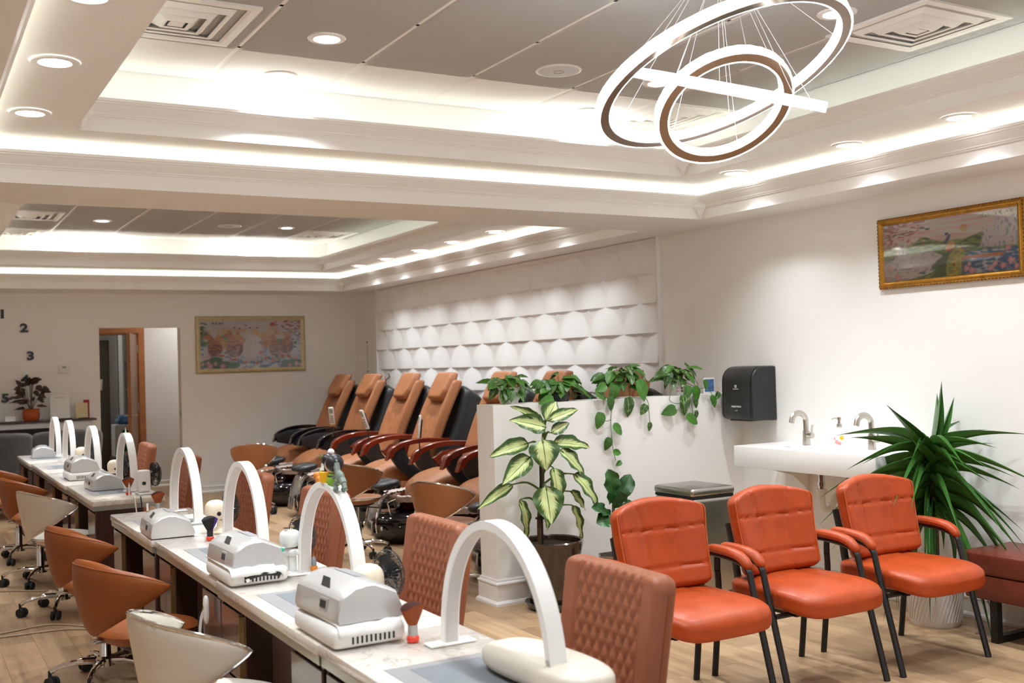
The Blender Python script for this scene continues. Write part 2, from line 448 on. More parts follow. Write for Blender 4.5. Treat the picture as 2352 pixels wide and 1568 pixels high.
    def build(s, name, m, parent=None, smooth=35, weld=0):
        me = bpy.data.meshes.new(name); me.from_pydata([tuple(p) for p in s.v], [], s.f)
        if s.uv:
            l = me.uv_layers.new(name='UVMap')
            for lp in me.loops:
                l.data[lp.index].uv = s.uv.get(lp.vertex_index, (0, 0))
        if weld:
            b = bmesh.new(); b.from_mesh(me); bmesh.ops.remove_doubles(b, verts=b.verts[:], dist=weld); b.to_mesh(me); b.free()
        me.validate()
        if smooth:
            me.shade_smooth(); me.set_sharp_from_angle(angle=R_(smooth))
        if m: me.materials.append(M[m] if isinstance(m, str) else m)
        return link(name, me, parent)
def link(name, me, parent=None):
    o = bpy.data.objects.new(name, me); C.objects.link(o)
    if parent is not None: o.parent = parent
    return o
def tag(o, label=None, cat=None, group=None, kind=None):
    if label: o['label'] = label
    if cat: o['category'] = cat
    if group: o['group'] = group
    if kind: o['kind'] = kind
    return o
def thing(name, label, cat, loc=(0, 0, 0), rz=0, group=None):
    o = bpy.data.objects.new(name, None); o.empty_display_size = .05; C.objects.link(o)
    o.location = loc; o.rotation_euler = (0, 0, rz)
    return tag(o, label, cat, group)
def clone(o, loc=None, rz=None, label=None, parent=None, top=True, group=None):
    c = o.copy(); C.objects.link(c)
    if parent is not None: c.parent = parent
    if loc is not None: c.location = loc
    if rz is not None: c.rotation_euler = (0, 0, rz)
    if label: c['label'] = label
    if group: c['group'] = group
    for ch in list(o.children): clone(ch, parent=c)
    return c
def struct(name, mb, m, parent=None, smooth=0):
    o = mb.build(name, m, parent, smooth); 
    if parent is None: o['kind'] = 'structure'
    return o
def arc(cx, cy, r, a0, a1, n): return [(cx+r*math.cos(R_(a0+(a1-a0)*i/n)), cy+r*math.sin(R_(a0+(a1-a0)*i/n))) for i in range(n+1)]
def RX(a): return Matrix.Rotation(R_(a), 4, 'X')
def RY(a): return Matrix.Rotation(R_(a), 4, 'Y')
def RZ(a): return Matrix.Rotation(R_(a), 4, 'Z')
def TR(*p): return Matrix.Translation(Vector(p))
def crv(pts, n=8):
    # Catmull-Rom through points
    P = [Vector(p) for p in pts]; out = []
    for i in range(len(P)-1):
        a = P[max(0, i-1)]; b = P[i]; c = P[i+1]; d = P[min(len(P)-1, i+2)]
        for k in range(n):
            t = k/n
            out.append(.5*((2*b)+(c-a)*t+(2*a-5*b+4*c-d)*t*t+(3*b-a-3*c+d)*t**3))
    out.append(P[-1]); return out
def text(name, s, size, m, parent, loc, rot, ext=0.001, align='CENTER', bold=0):
    cu = bpy.data.curves.new(name, 'FONT'); cu.body = s; cu.size = size; cu.extrude = ext; cu.align_x = align; cu.align_y = 'CENTER'; cu.offset = bold
    tmp = bpy.data.objects.new(name+'_curve', cu); C.objects.link(tmp); dg = bpy.context.evaluated_depsgraph_get(); dg.update()
    me = bpy.data.meshes.new_from_object(tmp.evaluated_get(dg)); bpy.data.objects.remove(tmp)
    me.materials.clear(); me.materials.append(M[m]); o = link(name, me, parent); o.location = loc; o.rotation_euler = rot
    return o
# ================================================================== the setting
XL, XR, YF, YB = -1.6, 5.143, -2.2, 13.24
Z0, Z1, Z2 = 2.4235, 2.636, 2.96
DX0, DX1, DZ = 2.037, 2.964, 2.025          # opening in the back wall
# ---- floor: slab + planks
floor = struct('floor', MB().bb(XL-.3, XR+.3, YF-.3, 17, -.12, -.010), 'dark')
rnd = random.Random(7)
PW, PL = .1795, 1.22
pmesh = MB().add([(-.5,-.5,-.009),(.5,-.5,-.009),(.5,.5,-.009),(-.5,.5,-.009),(-.5,-.5,-.0012),(.5,-.5,-.0012),(.5,.5,-.0012),(-.5,.5,-.0012),
                  (-.492,-.4988,0),(.492,-.4988,0),(.492,.4988,0),(-.492,.4988,0)],
                 [(0,1,5,4),(1,2,6,5),(2,3,7,6),(3,0,4,7),(4,5,9,8),(5,6,10,9),(6,7,11,10),(7,4,8,11),(8,9,10,11)])
me_plank = bpy.data.meshes.new('plank'); me_plank.from_pydata([tuple(p) for p in pmesh.v], [], pmesh.f); me_plank.materials.append(M['plank_wood'])
cols = []
ncol = int((XR-XL)/PW)+2
spots = []
for i in range(ncol):
    x = .635+PW*(i-12)+PW/2
    if x-PW/2 > XR+.1 or x+PW/2 < XL: continue
    off = (i*.437 % 1)*PL+rnd.random()*.2
    y = YF-off
    while y < 16.4:
        spots.append((x, y+PL/2)); y += PL
def inview(x, y):
    dx, dy, dz = x, y, -1.48
    d = Vector((dx, dy, dz)); z = d.dot(Fv)
    if z < .5: return 0
    px = d.dot(Rv)/z; py = d.dot(Uv)/z
    return (abs(px) < .60 and abs(py) < .42) and 1/z
vis = sorted(((inview(x, y) or 0, x, y) for x, y in spots), reverse=True)
rest = MB()
for k, (q, x, y) in enumerate(vis):
    if k < 290 and q > 0:
        o = link('plank', me_plank, floor); o.location = (x, y, 0); o.scale = (PW-.0006, PL-.0006, 1)
    else:
        rest.T = TR(x, y, 0) @ Matrix.Diagonal((PW-.0006, PL-.0006, 1, 1)); rest.add(pmesh.v, pmesh.f)
rest.T = None
tag(rest.build('plank_field', 'plank_wood', floor, 0), kind='stuff')

# ---- walls
struct('wall_right', MB().bb(XR, XR+.2, YF, 12.33, 0, 3.05).bb(5.23, XR+.2, 12.33, YB+.15, 0, 3.05), 'paint')
wall_right = bpy.data.objects['wall_right']
struct('wall_left', MB().bb(XL-.15, XL, YF, YB+.15, 0, 3.05), 'paint')
struct('wall_front', MB().bb(XL-.15, -1.3, YF-.15, YF, 0, 3.05).bb(4.9, XR+.2, YF-.15, YF, 0, 3.05).bb(-1.3, 4.9, YF-.15, YF, 0, .12).bb(-1.3, 4.9, YF-.15, YF, 2.38, 3.05), 'paint')
wn = struct('fill_window', MB().bb(-1.3, 4.9, YF-.06, YF-.05, .12, 2.38), 'glass_pane')  # unseen shop-front glazing, added to let in some fill daylight
for x in (-1.28, .25, 1.8, 3.35, 4.88): MB().bb(x-.025, x+.025, YF-.09, YF-.02, .12, 2.38).build('mullion', 'steel', wn, 0)
for z in (.145, 2.355): MB().bb(-1.3, 4.9, YF-.09, YF-.02, z-.025, z+.025).build('rail', 'steel', wn, 0)
struct('wall_back', MB().bb(XL-.15, DX0, YB, YB+.15, 0, 3.05).bb(DX1, 5.23, YB, YB+.15, 0, 3.05).bb(DX0, DX1, YB, YB+.15, DZ, 3.05), 'paint')
HX0, HX1, HY0, HH = 3.15, XR, 5.744, 1.221
struct('wall_partition', MB().bb(HX0, HX1+.01, HY0, HY0+.211, 0, HH), 'paint')
# ---- hall and store room behind the opening
HB = 14.4
struct('wall_hall_back', MB().bb(.9, 1.86, HB, HB+.12, 0, 2.6).bb(2.69, 5.0, HB, HB+.12, 0, 2.6).bb(1.86, 2.69, HB, HB+.12, 2.0, 2.6), 'hallwhite')
struct('wall_hall_left', MB().bb(.8, .9, YB+.15, 16.9, 0, 2.6), 'hallwhite')
struct('wall_hall_right', MB().bb(4.2, 4.3, YB+.15, HB, 0, 2.6), 'hallwhite')
struct('wall_store_back', MB().bb(.8, 4.3, 16.6, 16.75, 0, 2.6), 'hallwhite')
struct('wall_store_right', MB().bb(3.6, 3.7, HB+.12, 16.6, 0, 2.6), 'hallwhite')
struct('ceiling_hall', MB().bb(.8, 4.3, YB+.15, 16.75, 2.6, 2.7), 'ceil_paint')
# ---- baseboards
def base_prof(h): return [(0, 0), (.030, 0), (.030, .014), (.022, .024), (.016, .028), (.016, h*.80), (.022, h*.83), (.020, h*.88), (.010, h*.92), (.008, h), (0, h)]
def baseboard(name, path, h, closed=False, m='trimwhite', parent=None):
    # path with the room on the left of travel
    return struct(name, MB().sweep([(o, z) for o, z in base_prof(h)], [(*p, 0) for p in path], closed), m, parent)
baseboard('baseboard_right', [(XR, YF), (XR, HY0-.02)][::1], .13)
baseboard('baseboard_right_rear', [(XR, HY0+.23), (XR, 12.33)], .13)
baseboard('baseboard_back', [(5.23, YB), (DX1, YB)], .085)
baseboard('baseboard_back_left', [(DX0, YB), (XL, YB)], .085)
baseboard('baseboard_partition', [(HX1, HY0), (HX0, HY0), (HX0, HY0+.211), (HX1, HY0+.211)], .155)
baseboard('baseboard_hall', [(4.2, HB), (2.69, HB)], .085)

# ---- ceiling: two stepped trays
TR1 = [dict(o1=(.295, 4.79, .15, 5.69), o2=(.74, 4.38, .58, 5.354)), dict(o1=(.295, 4.79, 6.34, 12.5), o2=(.74, 4.38, 6.72, 12.1))]
cb = MB()
def grow(r, d): return (r[0]-d, r[1]+d, r[2]-d, r[3]+d)
a, b = grow(TR1[0]['o1'], .03), grow(TR1[1]['o1'], .03)
cb.bb(XL-.1, a[0], YF-.1, YB+.1, Z0, Z0+.05).bb(a[1], XR+.12, YF-.1, YB+.1, Z0, Z0+.05)
cb.bb(a[0], a[1], YF-.1, a[2], Z0, Z0+.05).bb(a[0], a[1], a[3], b[2], Z0, Z0+.05).bb(a[0], a[1], b[3], YB+.1, Z0, Z0+.05)
def ringwall(mb, r, t, z0, z1):
    x0, x1, y0, y1 = r
    mb.bb(x0-t, x0, y0-t, y1+t, z0, z1).bb(x1, x1+t, y0-t, y1+t, z0, z1).bb(x0, x1, y0-t, y0, z0, z1).bb(x0, x1, y1, y1+t, z0, z1)
def annulus(mb, o, i, z0, z1):
    mb.bb(o[0], i[0], o[2], o[3], z0, z1).bb(i[1], o[1], o[2], o[3], z0, z1).bb(i[0], i[1], o[2], i[2], z0, z1).bb(i[0], i[1], i[3], o[3], z0, z1)
TG = .105
for t in TR1:
    ringwall(cb, t['o1'], .03, Z0, Z1+.04)
    annulus(cb, grow(t['o1'], .02), grow(t['o2'], .012), Z1, Z1+.03)
    ringwall(cb, t['o2'], .012, Z1, Z1+.075)
    ringwall(cb, grow(t['o2'], TG), .03, Z1+.02, Z2+.03)
cb.bb(XL-.1, XR+.12, YF-.1, YB+.1, Z2+.06, Z2+.12)
ceiling = struct('ceiling', cb, 'ceil_paint')
# crown mouldings (profile 'out' = towards the middle of the tray), LED strip lying on each one
def crown_prof(z):
    return [(0, z), (.010, z), (.012, z+.007), (.018, z+.010), (.019, z+.016), (.024, z+.022), (.036, z+.034), (.045, z+.046), (.050, z+.054),
            (.056, z+.056), (.057, z+.063), (.064, z+.066), (.066, z+.079), (.058, z+.079), (.056, z+.064), (0, z+.060)]
n = 0
for t in TR1:
    for key, zz in (('o1', Z0+.074), ('o2', Z1+.070)):
        x0, x1, y0, y1 = t[key]; n += 1
        loop = [(x0, y0, 0), (x1, y0, 0), (x1, y1, 0), (x0, y1, 0)]
        tr = struct('trim_%d' % n, MB().sweep(crown_prof(zz), loop, True), 'crown', smooth=25)
        d = .028
        led = MB()
        for p, q in (((x0+d, y0+d), (x1-d, y0+d)), ((x1-d, y0+d), (x1-d, y1-d)), ((x1-d, y1-d), (x0+d, y1-d)), ((x0+d, y1-d), (x0+d, y0+d))):
            if p[1] == q[1]: led.bb(min(p[0], q[0]), max(p[0], q[0]), p[1]-.006, p[1]+.006, zz+.0615, zz+.0665)
            else: led.bb(p[0]-.006, p[0]+.006, min(p[1], q[1]), max(p[1], q[1]), zz+.0615, zz+.0665)
        led.build('light_strip', 'cove_led' if key == 'o1' else 'cove_led2', tr, 0)
        for cx, cy in ((x0, y0), (x1, y0), (x1, y1), (x0, y1)):       # diamond corner blocks
            k = MB(); sx = 1 if cx == x0 else -1; sy = 1 if cy == y0 else -1
            k.lathe([(.003, -.075), (.012, -.062), (.034, -.022), (.058, .0), (.058, .006), (.045, .018), (.02, .075), (.003, .082)], 4, (cx+sx*.022, cy+sy*.022, zz+.004), RZ(0))
            k.build('corner_block', 'crown', tr, 0)
# tiles + T-bars
def tilefield(r, xs, ys):
    x0, x1, y0, y1 = grow(r, TG)
    xs = [x0]+[x for x in xs if x0+.03 < x < x1-.03]+[x1]; ys = [y0]+[y for y in ys if y0+.03 < y < y1-.03]+[y1]
    cache = {}
    for i in range(len(xs)-1):
        for j in range(len(ys)-1):
            sx, sy = xs[i+1]-xs[i]-.016, ys[j+1]-ys[j]-.016
            key = (round(sx, 3), round(sy, 3))
            if key not in cache:
                mb = MB(); h = .011
                mb.add([(-sx/2,-sy/2,0),(sx/2,-sy/2,0),(sx/2,sy/2,0),(-sx/2,sy/2,0),
                        (-sx/2,-sy/2,-.004),(sx/2,-sy/2,-.004),(sx/2,sy/2,-.004),(-sx/2,sy/2,-.004),
                        (-sx/2+h,-sy/2+h,-.010),(sx/2-h,-sy/2+h,-.010),(sx/2-h,sy/2-h,-.010),(-sx/2+h,sy/2-h,-.010)],
                       [(0,1,5,4),(1,2,6,5),(2,3,7,6),(3,0,4,7),(4,5,9,8),(5,6,10,9),(6,7,11,10),(7,4,8,11),(8,9,10,11),(3,2,1,0)])
                o = mb.build('ceiling_tile', 'tile', ceiling, 0); cache[key] = o.data
            else: o = link('ceiling_tile', cache[key], ceiling)
            o.location = ((xs[i]+xs[i+1])/2, (ys[j]+ys[j+1])/2, Z2+.012)
    for x in xs[1:-1]: MB().bb(x-.011, x+.011, y0, y1, Z2+.009, Z2+.03).build('grid_bar', 'tbar', ceiling, 0)
    for y in ys[1:-1]: MB().bb(x0, x1, y-.011, y+.011, Z2+.009, Z2+.03).build('grid_bar', 'tbar', ceiling, 0)
GX = [1.995+.612*k for k in range(-4, 6)]
tilefield(TR1[0]['o2'], GX, [5.486-.631*k for k in range(0, 12)])
tilefield(TR1[1]['o2'], GX, [12.27-.638*k for k in range(0, 12)])

# ---- relief panels on the right wall
PA, PB, PH = .2432, .236, .040
def relief(umax, vmax, nn=12):
    mb = MB()
    def hh(u, v, c):
        r = math.hypot(u-c[0], v-c[1])
        return PH*(1-r if r < 1 else 1.15*(r-1))*(1 if r > 1 else 1/(1+.35*(1-r)))
    cells = [((0, 0), (1, 0)), ((1, 0), (1, 0)), ((0, 1), (0, 1)), ((1, 1), (2, 1))]
    for (i, j), c in cells:
        u1 = min(1, umax-i); v1 = min(1, vmax-j)
        if u1 <= .01 or v1 <= .01: continue
        mb.grid(nn, nn, lambda s, q: (-.004-hh(i+s*u1, j+q*v1, c), (i+s*u1)*PA, (j+q*v1)*PB))
        # riser facing down: between this cell's lower rim and the rim of the cell below
        below = {(0, 0): (0, 1), (1, 0): (2, 1), (0, 1): (1, 0), (1, 1): (1, 0)}[(i, j)]
        jb = 2 if j == 0 else 1
        vs = []; fs = []
        for k in range(nn+1):
            u = i+k/nn*u1; tt = 1-min(abs(u-c[0]), 1)**1.0
            tt = 1-abs(u-c[0])
            dl = PB*.13*max(0, 1-abs(u-c[0]))**.6*(1-max(0, tt)**10*.75)
            ha = hh(u, j, c); hb = hh(u, jb-dl/PB, below)
            vs += [(-.004-ha-.0004, u*PA, j*PB), (-.004-hb-.0006, u*PA, j*PB-dl)]
        mb.add(vs, [(2*k, 2*k+2, 2*k+3, 2*k+1) for k in range(nn)])
    # rims of the board
    U, V = umax*PA, vmax*PB
    mb.box((-.002, U/2, .001), (.004, U, .002))
    return mb
pcache = {}
for k in range(12):
    um = 2 if k < 11 else 1.15
    for r in range(3):
        vm = 2 if r < 2 else (Z0-.004-2.154)/PB
        key = (um, vm)
        if key not in pcache:
            o = relief(um, vm).build('relief_panel', 'panelwhite', wall_right, 14); pcache[key] = o.data
        else: o = link('relief_panel', pcache[key], wall_right)
        o.location = (XR, 6.634+.4864*k, 1.21+.472*r)

# ---- recessed downlights
def make_downlight(lm):
    t = thing('downlight', 'x', 'light')
    MB().lathe([(.052, .012), (.056, -.001), (.060, -.006), (.082, -.005), (.086, -.001), (.086, .0)], 28, cap=False).build('trim_ring', 'trimwhite', t, 40)
    MB().lathe([(.0, .002), (.058, .002)], 28, cap=False).build('lens', lm, t, 0)
    ld = bpy.data.lights.new('downlight_lamp', 'SPOT'); ld.energy = W_LEDGE if lm == 'ledge_lens' else W_DOWN; ld.spot_size = R_(114); ld.spot_blend = .8
    ld.shadow_soft_size = .05; ld.color = (.91, .965, 1); lo = bpy.data.objects.new('lamp_light', ld); C.objects.link(lo); lo.parent = t; lo.location = (0, 0, -.012)
    return t
dls = {Z1: make_downlight('ledge_lens'), Z2+.003: make_downlight('down_lens')}; used = set()
def downlight(x, y, z, label):
    o = dls[z] if z not in used else clone(dls[z])
    used.add(z); o.location = (x, y, z-.003); o['label'] = label; o['group'] = 'recessed ceiling downlights'
ordn = ['first', 'second', 'third', 'fourth', 'fifth', 'sixth', 'seventh', 'eighth', 'ninth', 'tenth']
for k, y in enumerate((5.07, 4.21, 3.43, 2.6, 1.8)): downlight(.515, y, Z1, 'recessed downlight along left ledge of the front tray, %s from the beam' % ordn[k])
for k, y in enumerate((5.11, 4.18, 3.46, 2.7, 1.9)): downlight(4.58, y, Z1, 'recessed downlight along right ledge of the front tray, %s from the beam' % ordn[k])
for k, y in enumerate((11.43, 10.65, 9.79, 9.03, 8.21, 7.4)): downlight(4.575, y, Z1, 'recessed downlight on ledge above relief panels, %s from back wall' % ordn[k])
for k, y in enumerate((11.43, 10.65, 9.79, 9.03, 8.21, 7.4)): downlight(.515, y, Z1, 'recessed downlight on left ledge of rear tray, %s from back wall' % ordn[k])
for k, y in enumerate((5.215, 4.54, 3.27, 2.0)): downlight(1.692, y, Z2+.003, 'downlight in left tile row of the front ceiling, %s from the beam' % ordn[k])
for k, y in enumerate((5.254, 4.553, 3.292, 2.0)): downlight(3.57, y, Z2+.003, 'downlight in right tile row of the front ceiling, %s from the beam' % ordn[k])
for k, y in enumerate((12.115, 10.865, 9.6, 8.3)): downlight(1.725, y, Z2+.003, 'downlight in left tile row of rear ceiling, %s from back wall' % ordn[k])
for k, y in enumerate((12.115, 10.865, 9.6, 8.3)): downlight(3.552, y, Z2+.003, 'downlight in right tile row of rear ceiling, %s from back wall' % ordn[k])
# hall lamp
t = thing('ceiling_lamp', 'plain round ceiling lamp in the hall behind the doorway', 'light', (1.5, 15.4, 2.6))
MB().lathe([(0, -.05), (.1, -.045), (.13, -.02), (.13, 0)], 24).build('lens', mat('hall_lamp', (1, 1, 1), .5, emit=(1, .97, .93), es=26), t)
t = thing('ceiling_lamp', 'plain round ceiling lamp above the white hall wall', 'light', (3.5, 13.9, 2.6))
MB().lathe([(0, -.05), (.1, -.045), (.13, -.02), (.13, 0)], 24).build('lens', 'hall_lamp', t)

# ---- ceiling diffusers and speakers
def make_vent():
    t = thing('air_vent', 'x', 'vent')
    S = .285
    MB().bb(-S, S, -S, S, .002, .004).build('backing', 'diffuser_dark', t, 0)
    f = MB()
    for r, w in ((S, .035),):
        ring = [(-r, -r, 0), (r, -r, 0), (r, r, 0), (-r, r, 0)]
        f.sweep([(0, -.010), (w, -.012), (w+.012, -.004), (0, .003)], ring)
    f.build('frame', 'tbar', t, 0)
    for r, dz in ((.215, -.008), (.150, -.014), (.088, -.020)):
        ring = [(-r, -r, 0), (r, -r, 0), (r, r, 0), (-r, r, 0)]
        MB().sweep([(0, dz+.018), (.006, dz+.020), (.046, dz-.006), (.042, dz-.010), (.034, dz-.010)], ring).build('louvre', 'tbar', t, 0)
    MB().rbox((0, 0, -.024), (.062, .062, .006), .002, 1).build('core_plate', 'tbar', t, 0)
    return t
v0 = make_vent()
for k, (x, y, lb) in enumerate(((1.03, 4.54, 'square white ceiling vent beside the left front soffit'), (4.06, 3.27, 'square louvred ceiling vent at far right beside the chandelier'),
        (4.10, 5.17, 'square louvred ceiling vent seen through the chandelier ring'), (1.05, 10.68, 'left rear ceiling vent nearer to the beam'),
        (1.05, 11.96, 'left rear ceiling vent nearer to the back wall'), (4.13, 11.3, 'ceiling vent at right rear corner of back tray'))):
    o = v0 if k == 0 else clone(v0)
    o.location = (x, y, Z2+.002); o['label'] = lb; o['group'] = 'ceiling air vents'
def make_speaker():
    t = thing('ceiling_speaker', 'x', 'speaker')
    MB().lathe([(.118, .002), (.118, -.003), (.106, -.006), (.104, -.003)], 32, cap=False).build('rim', 'trimwhite', t, 40)
    MB().lathe([(0, -.0075), (.06, -.007), (.104, -.004)], 32, cap=False).build('grille', 'speaker_grille', t, 40)
    MB().tube([(.026*math.cos(2*PI*i/24), .026*math.sin(2*PI*i/24), -.008) for i in range(24)], .0015, 5, closed=True).build('logo_ring', 'greyplastic', t)
    return t
s0 = make_speaker(); s0.location = (2.94, 4.564, Z2); s0['label'] = 'round grey ceiling speaker in the front tile ceiling'; s0['group'] = 'ceiling speakers'
clone(s0, (2.96, 10.89, Z2), label='round ceiling speaker in the rear tile ceiling')

for y_ in (6.622, 12.268): MB().bb(XR-.028, XR, y_, y_+.012, 1.21, Z0).build('panel_edge', 'panelwhite', wall_right, 0)
# ================================================================== manicure desks
DT = .73
def make_desk():
    t = thing('manicure_desk', 'x', 'desk'); L = 1.075; W = .42
    MB().rbox((W/2, 0, DT-.016), (W, L, .032), .006, 2).build('countertop', 'marble', t)
    MB().bb(.006, W-.006, -L/2+.004, L/2-.004, DT-.058, DT-.032).build('edge_band', 'metaltrim', t, 0)
    zt = DT-.058
    MB().bb(.02, W-.13, L/2-.024, L/2-.006, 0, zt).build('side_panel', 'cabinet', t, 0)
    MB().bb(.02, W-.13, -L/2+.006, -L/2+.024, 0, zt).build('side_panel', 'cabinet', t, 0)
    MB().bb(W-.15, W-.132, -L/2+.024, L/2-.024, 0, zt).build('back_panel', 'cabinet', t, 0)
    MB().bb(.03, W-.15, .262, .278, .02, zt).build('divider', 'cabinet', t, 0)
    MB().bb(.03, W-.15, -.262, -.246, .02, zt).build('divider', 'cabinet', t, 0)
    MB().bb(.14, W-.15, -.246, .262, .36, .375).build('shelf', 'whiteplastic', t, 0)
    MB().bb(.03, W-.15, -L/2+.024, -.262, 0, .05).build('plinth', 'cabinet', t, 0); MB().bb(.03, W-.15, .278, L/2-.024, 0, .05).build('plinth', 'cabinet', t, 0)
    for z0, z1 in ((.43, .655), (.05, .42)):
        d = MB().rbox((.022, .40, (z0+z1)/2), (.018, .225, z1-z0), .002, 1).build('drawer', 'cabinet_sheen', t)
        MB().bb(.012, .034, .284, .2875, z0+.01, z1-.01).build('pull_strip', 'brass', d, 0)
    MB().rbox((.125, .13, .49), (.018, .255, .33), .002, 1).build('apron_panel', 'cabinet_sheen', t)
    MB().rbox((.022, -.40, .345), (.018, .262, .62), .002, 1).build('end_panel', 'cabinet_sheen', t)
    MB().bb(.05, .34, -.2, .2, DT+.0002, DT+.0012).build('desk_mat', 'matgrey', t, 0)
    MB().bb(.105, .30, -.165, .165, DT+.0012, DT+.0018).build('mat_inset', 'matdark', t, 0)
    return t
DXL = .972
desk0 = make_desk()
DY = [2.27, 3.34, 4.43, 5.52, 7.27, 8.38, 9.50, 10.62]
DJ = [.004, 0, .008, -.004, .006, -.004, .002, -.010]
DLB = ['marble-topped manicure desk nearest the camera at bottom centre', 'marble manicure desk carrying the toy-topped arch lamp', 'marble manicure desk with the black-handled dust collector',
       'end desk of the front row with the black and purple brush beside it', 'end desk of the rear row beside the white stool', 'second marble desk of the rear row', 'third marble desk of the rear row', 'farthest marble desk beside the grey velvet chairs']
for k in range(8):
    o = desk0 if k == 0 else clone(desk0)
    o.location = (DXL+DJ[k], DY[k], 0); o['label'] = DLB[k]; o['group'] = 'manicure desks in a line'

# ---- arch lamps
def make_arch():
    t = thing('arch_lamp', 'x', 'lamp'); S, Ht = .272, .345
    pts = [(0, -S*math.cos(a)*(1 if abs(math.cos(a)) < .999 else 1), .004+Ht*math.sin(a)**.92) for a in [PI*i/40 for i in range(41)]]
    # a slightly pointed half ellipse
    def band(w, r_in, r_out):
        vs = []; fs = []
        m = len(pts)
        for i in range(m):
            p = Vector(pts[i]); tg = (Vector(pts[min(i+1, m-1)])-Vector(pts[max(i-1, 0)])).normalized()
            if i in (0, m-1): tg = Vector((0, 0, 1 if i == 0 else -1))
            nr = Vector((0, -tg.z, tg.y))      # outward
            for sx, rr in ((-w/2, r_out), (w/2, r_out), (w/2, r_in), (-w/2, r_in)):
                vs.append(p+nr*rr+Vector((sx, 0, 0)))
        for i in range(m-1):
            for k in range(4): fs.append((i*4+k, i*4+(k+1) % 4, i*4+4+(k+1) % 4, i*4+4+k))
        return vs, fs
    vs, fs = band(.044, -.011, .011)
    MB().add(vs, fs).build('arch_body', 'lampwhite', t, 30)
    vs, fs = band(.034, -.0125, -.011)
    MB().add(vs, fs).build('led_diffuser', 'lampinner', t, 30)
    for sy in (-1, 1): MB().rbox((0, sy*S, .004), (.135, .052, .006), .002, 1).build('base_plate', 'lampwhite', t)
    for z in (.055, .075): MB().cyl((-.0225, -S*.985, z), (-.0255, -S*.985, z), .006, n=12).build('touch_button', 'silver_side', t)
    return t
arch0 = make_arch()
AY = [2.33, 3.52, 4.57, 5.66, 7.42, 8.72, 10.02, 10.98]
ALB = ['large white arch lamp closest to the camera', 'white arch lamp with toys standing on top', 'white arch lamp beside the black and purple brush', 'white arch lamp at end of the front desk row',
       'white arch lamp with a small cone on top', 'white arch lamp just left of the doorway', 'second farthest white arch lamp', 'farthest white arch lamp in front of grey chairs']
for k in range(8):
    o = arch0 if k == 0 else clone(arch0)
    o.location = (1.275+[0, .0, 0, 0, .02, .0, 0, 0][k], AY[k], DT); o['label'] = ALB[k]; o['group'] = 'white arch desk lamps'

# ---- nail dryers
def make_dryer():
    t = thing('nail_dryer', 'x', 'nail dryer'); Lx, Ly = .205, .31
    prof = [(.004, 0), (Lx-.004, 0), (Lx, .012), (Lx-.022, .072), (Lx-.045, .084), (.115, .104), (.085, .106), (.052, .098), (.020, .078), (.010, .066), (0, .014)]
    def sec(y, k):            # k shrinks section to round the ends
        return [((x-Lx/2)*(1-.10*k)+Lx/2, y, z*(1-.22*k) if z > .03 else z) for x, z in prof]
    ys = [(-Ly/2, .55), (-Ly/2+.004, .36), (-Ly/2+.011, .24), (-Ly/2+.03, .12), (-Ly/2+.06, 0), (Ly/2-.06, 0), (Ly/2-.03, .12), (Ly/2-.011, .24), (Ly/2-.004, .36), (Ly/2, .55)]
    vs = []; fs = []; m = len(prof)
    for y, k in ys: vs += sec(y, k)
    for i in range(len(ys)-1):
        for j in range(m): fs.append((i*m+j, i*m+(j+1) % m, (i+1)*m+(j+1) % m, (i+1)*m+j))
    fs.append(tuple(range(m))[::-1]); fs.append(tuple((len(ys)-1)*m+j for j in range(m)))
    MB().add(vs, [f[::-1] for f in fs]).build('housing', 'silver', t, 28)
    # hand slot facing the customer, window, display
    MB().add([(.024, -.06, .0825), (.050, -.005, .0985), (.050, .045, .0985), (.024, .0, .0825)], [(0, 1, 2, 3)]).build('top_window', 'screen', t, 0)
    MB().add([(.095, -.075, .1068), (.135, -.075, .1015), (.135, .075, .1015), (.095, .075, .1068)], [(0, 1, 2, 3)]).build('label_plate', 'matgrey', t, 0)
    d = MB().box((.0045, -.06, .042), (.004, .05, .034), RY(9)).build('display_bezel', 'silver_side', t, 0)
    MB().box((.002, -.06, .043), (.002, .036, .02), RY(9)).build('display', 'screen', d, 0)
    MB().bb(.012, Lx-.012, -Ly/2+.02, Ly/2-.02, -.004, .0).build('foot_rim', 'blackplastic', t, 0)
    return t
dr0 = make_dryer()
DRY = [(.985, 2.86, .062, 3, 'silver nail dryer on white towel, largest and nearest'), (.978, 3.86, .048, 2, 'silver nail dryer resting on the collector with black handles'),
       (.968, 5.14, 0, -2, 'silver nail dryer on the end desk of the front row'), (1.055, 7.46, 0, 2, 'silver nail dryer on the end desk of the rear row'),
       (1.035, 8.3, .055, 2, 'silver nail dryer raised on a vented white box'), (1.045, 10.78, 0, -4, 'farthest silver nail dryer near the grey chairs')]
for k, (x, y, dz, rz, lb) in enumerate(DRY):
    o = dr0 if k == 0 else clone(dr0)
    o.location = (x, y, DT+.005+dz); o.rotation_euler = (0, 0, R_(rz)); o['label'] = lb; o['group'] = 'silver nail dryers'
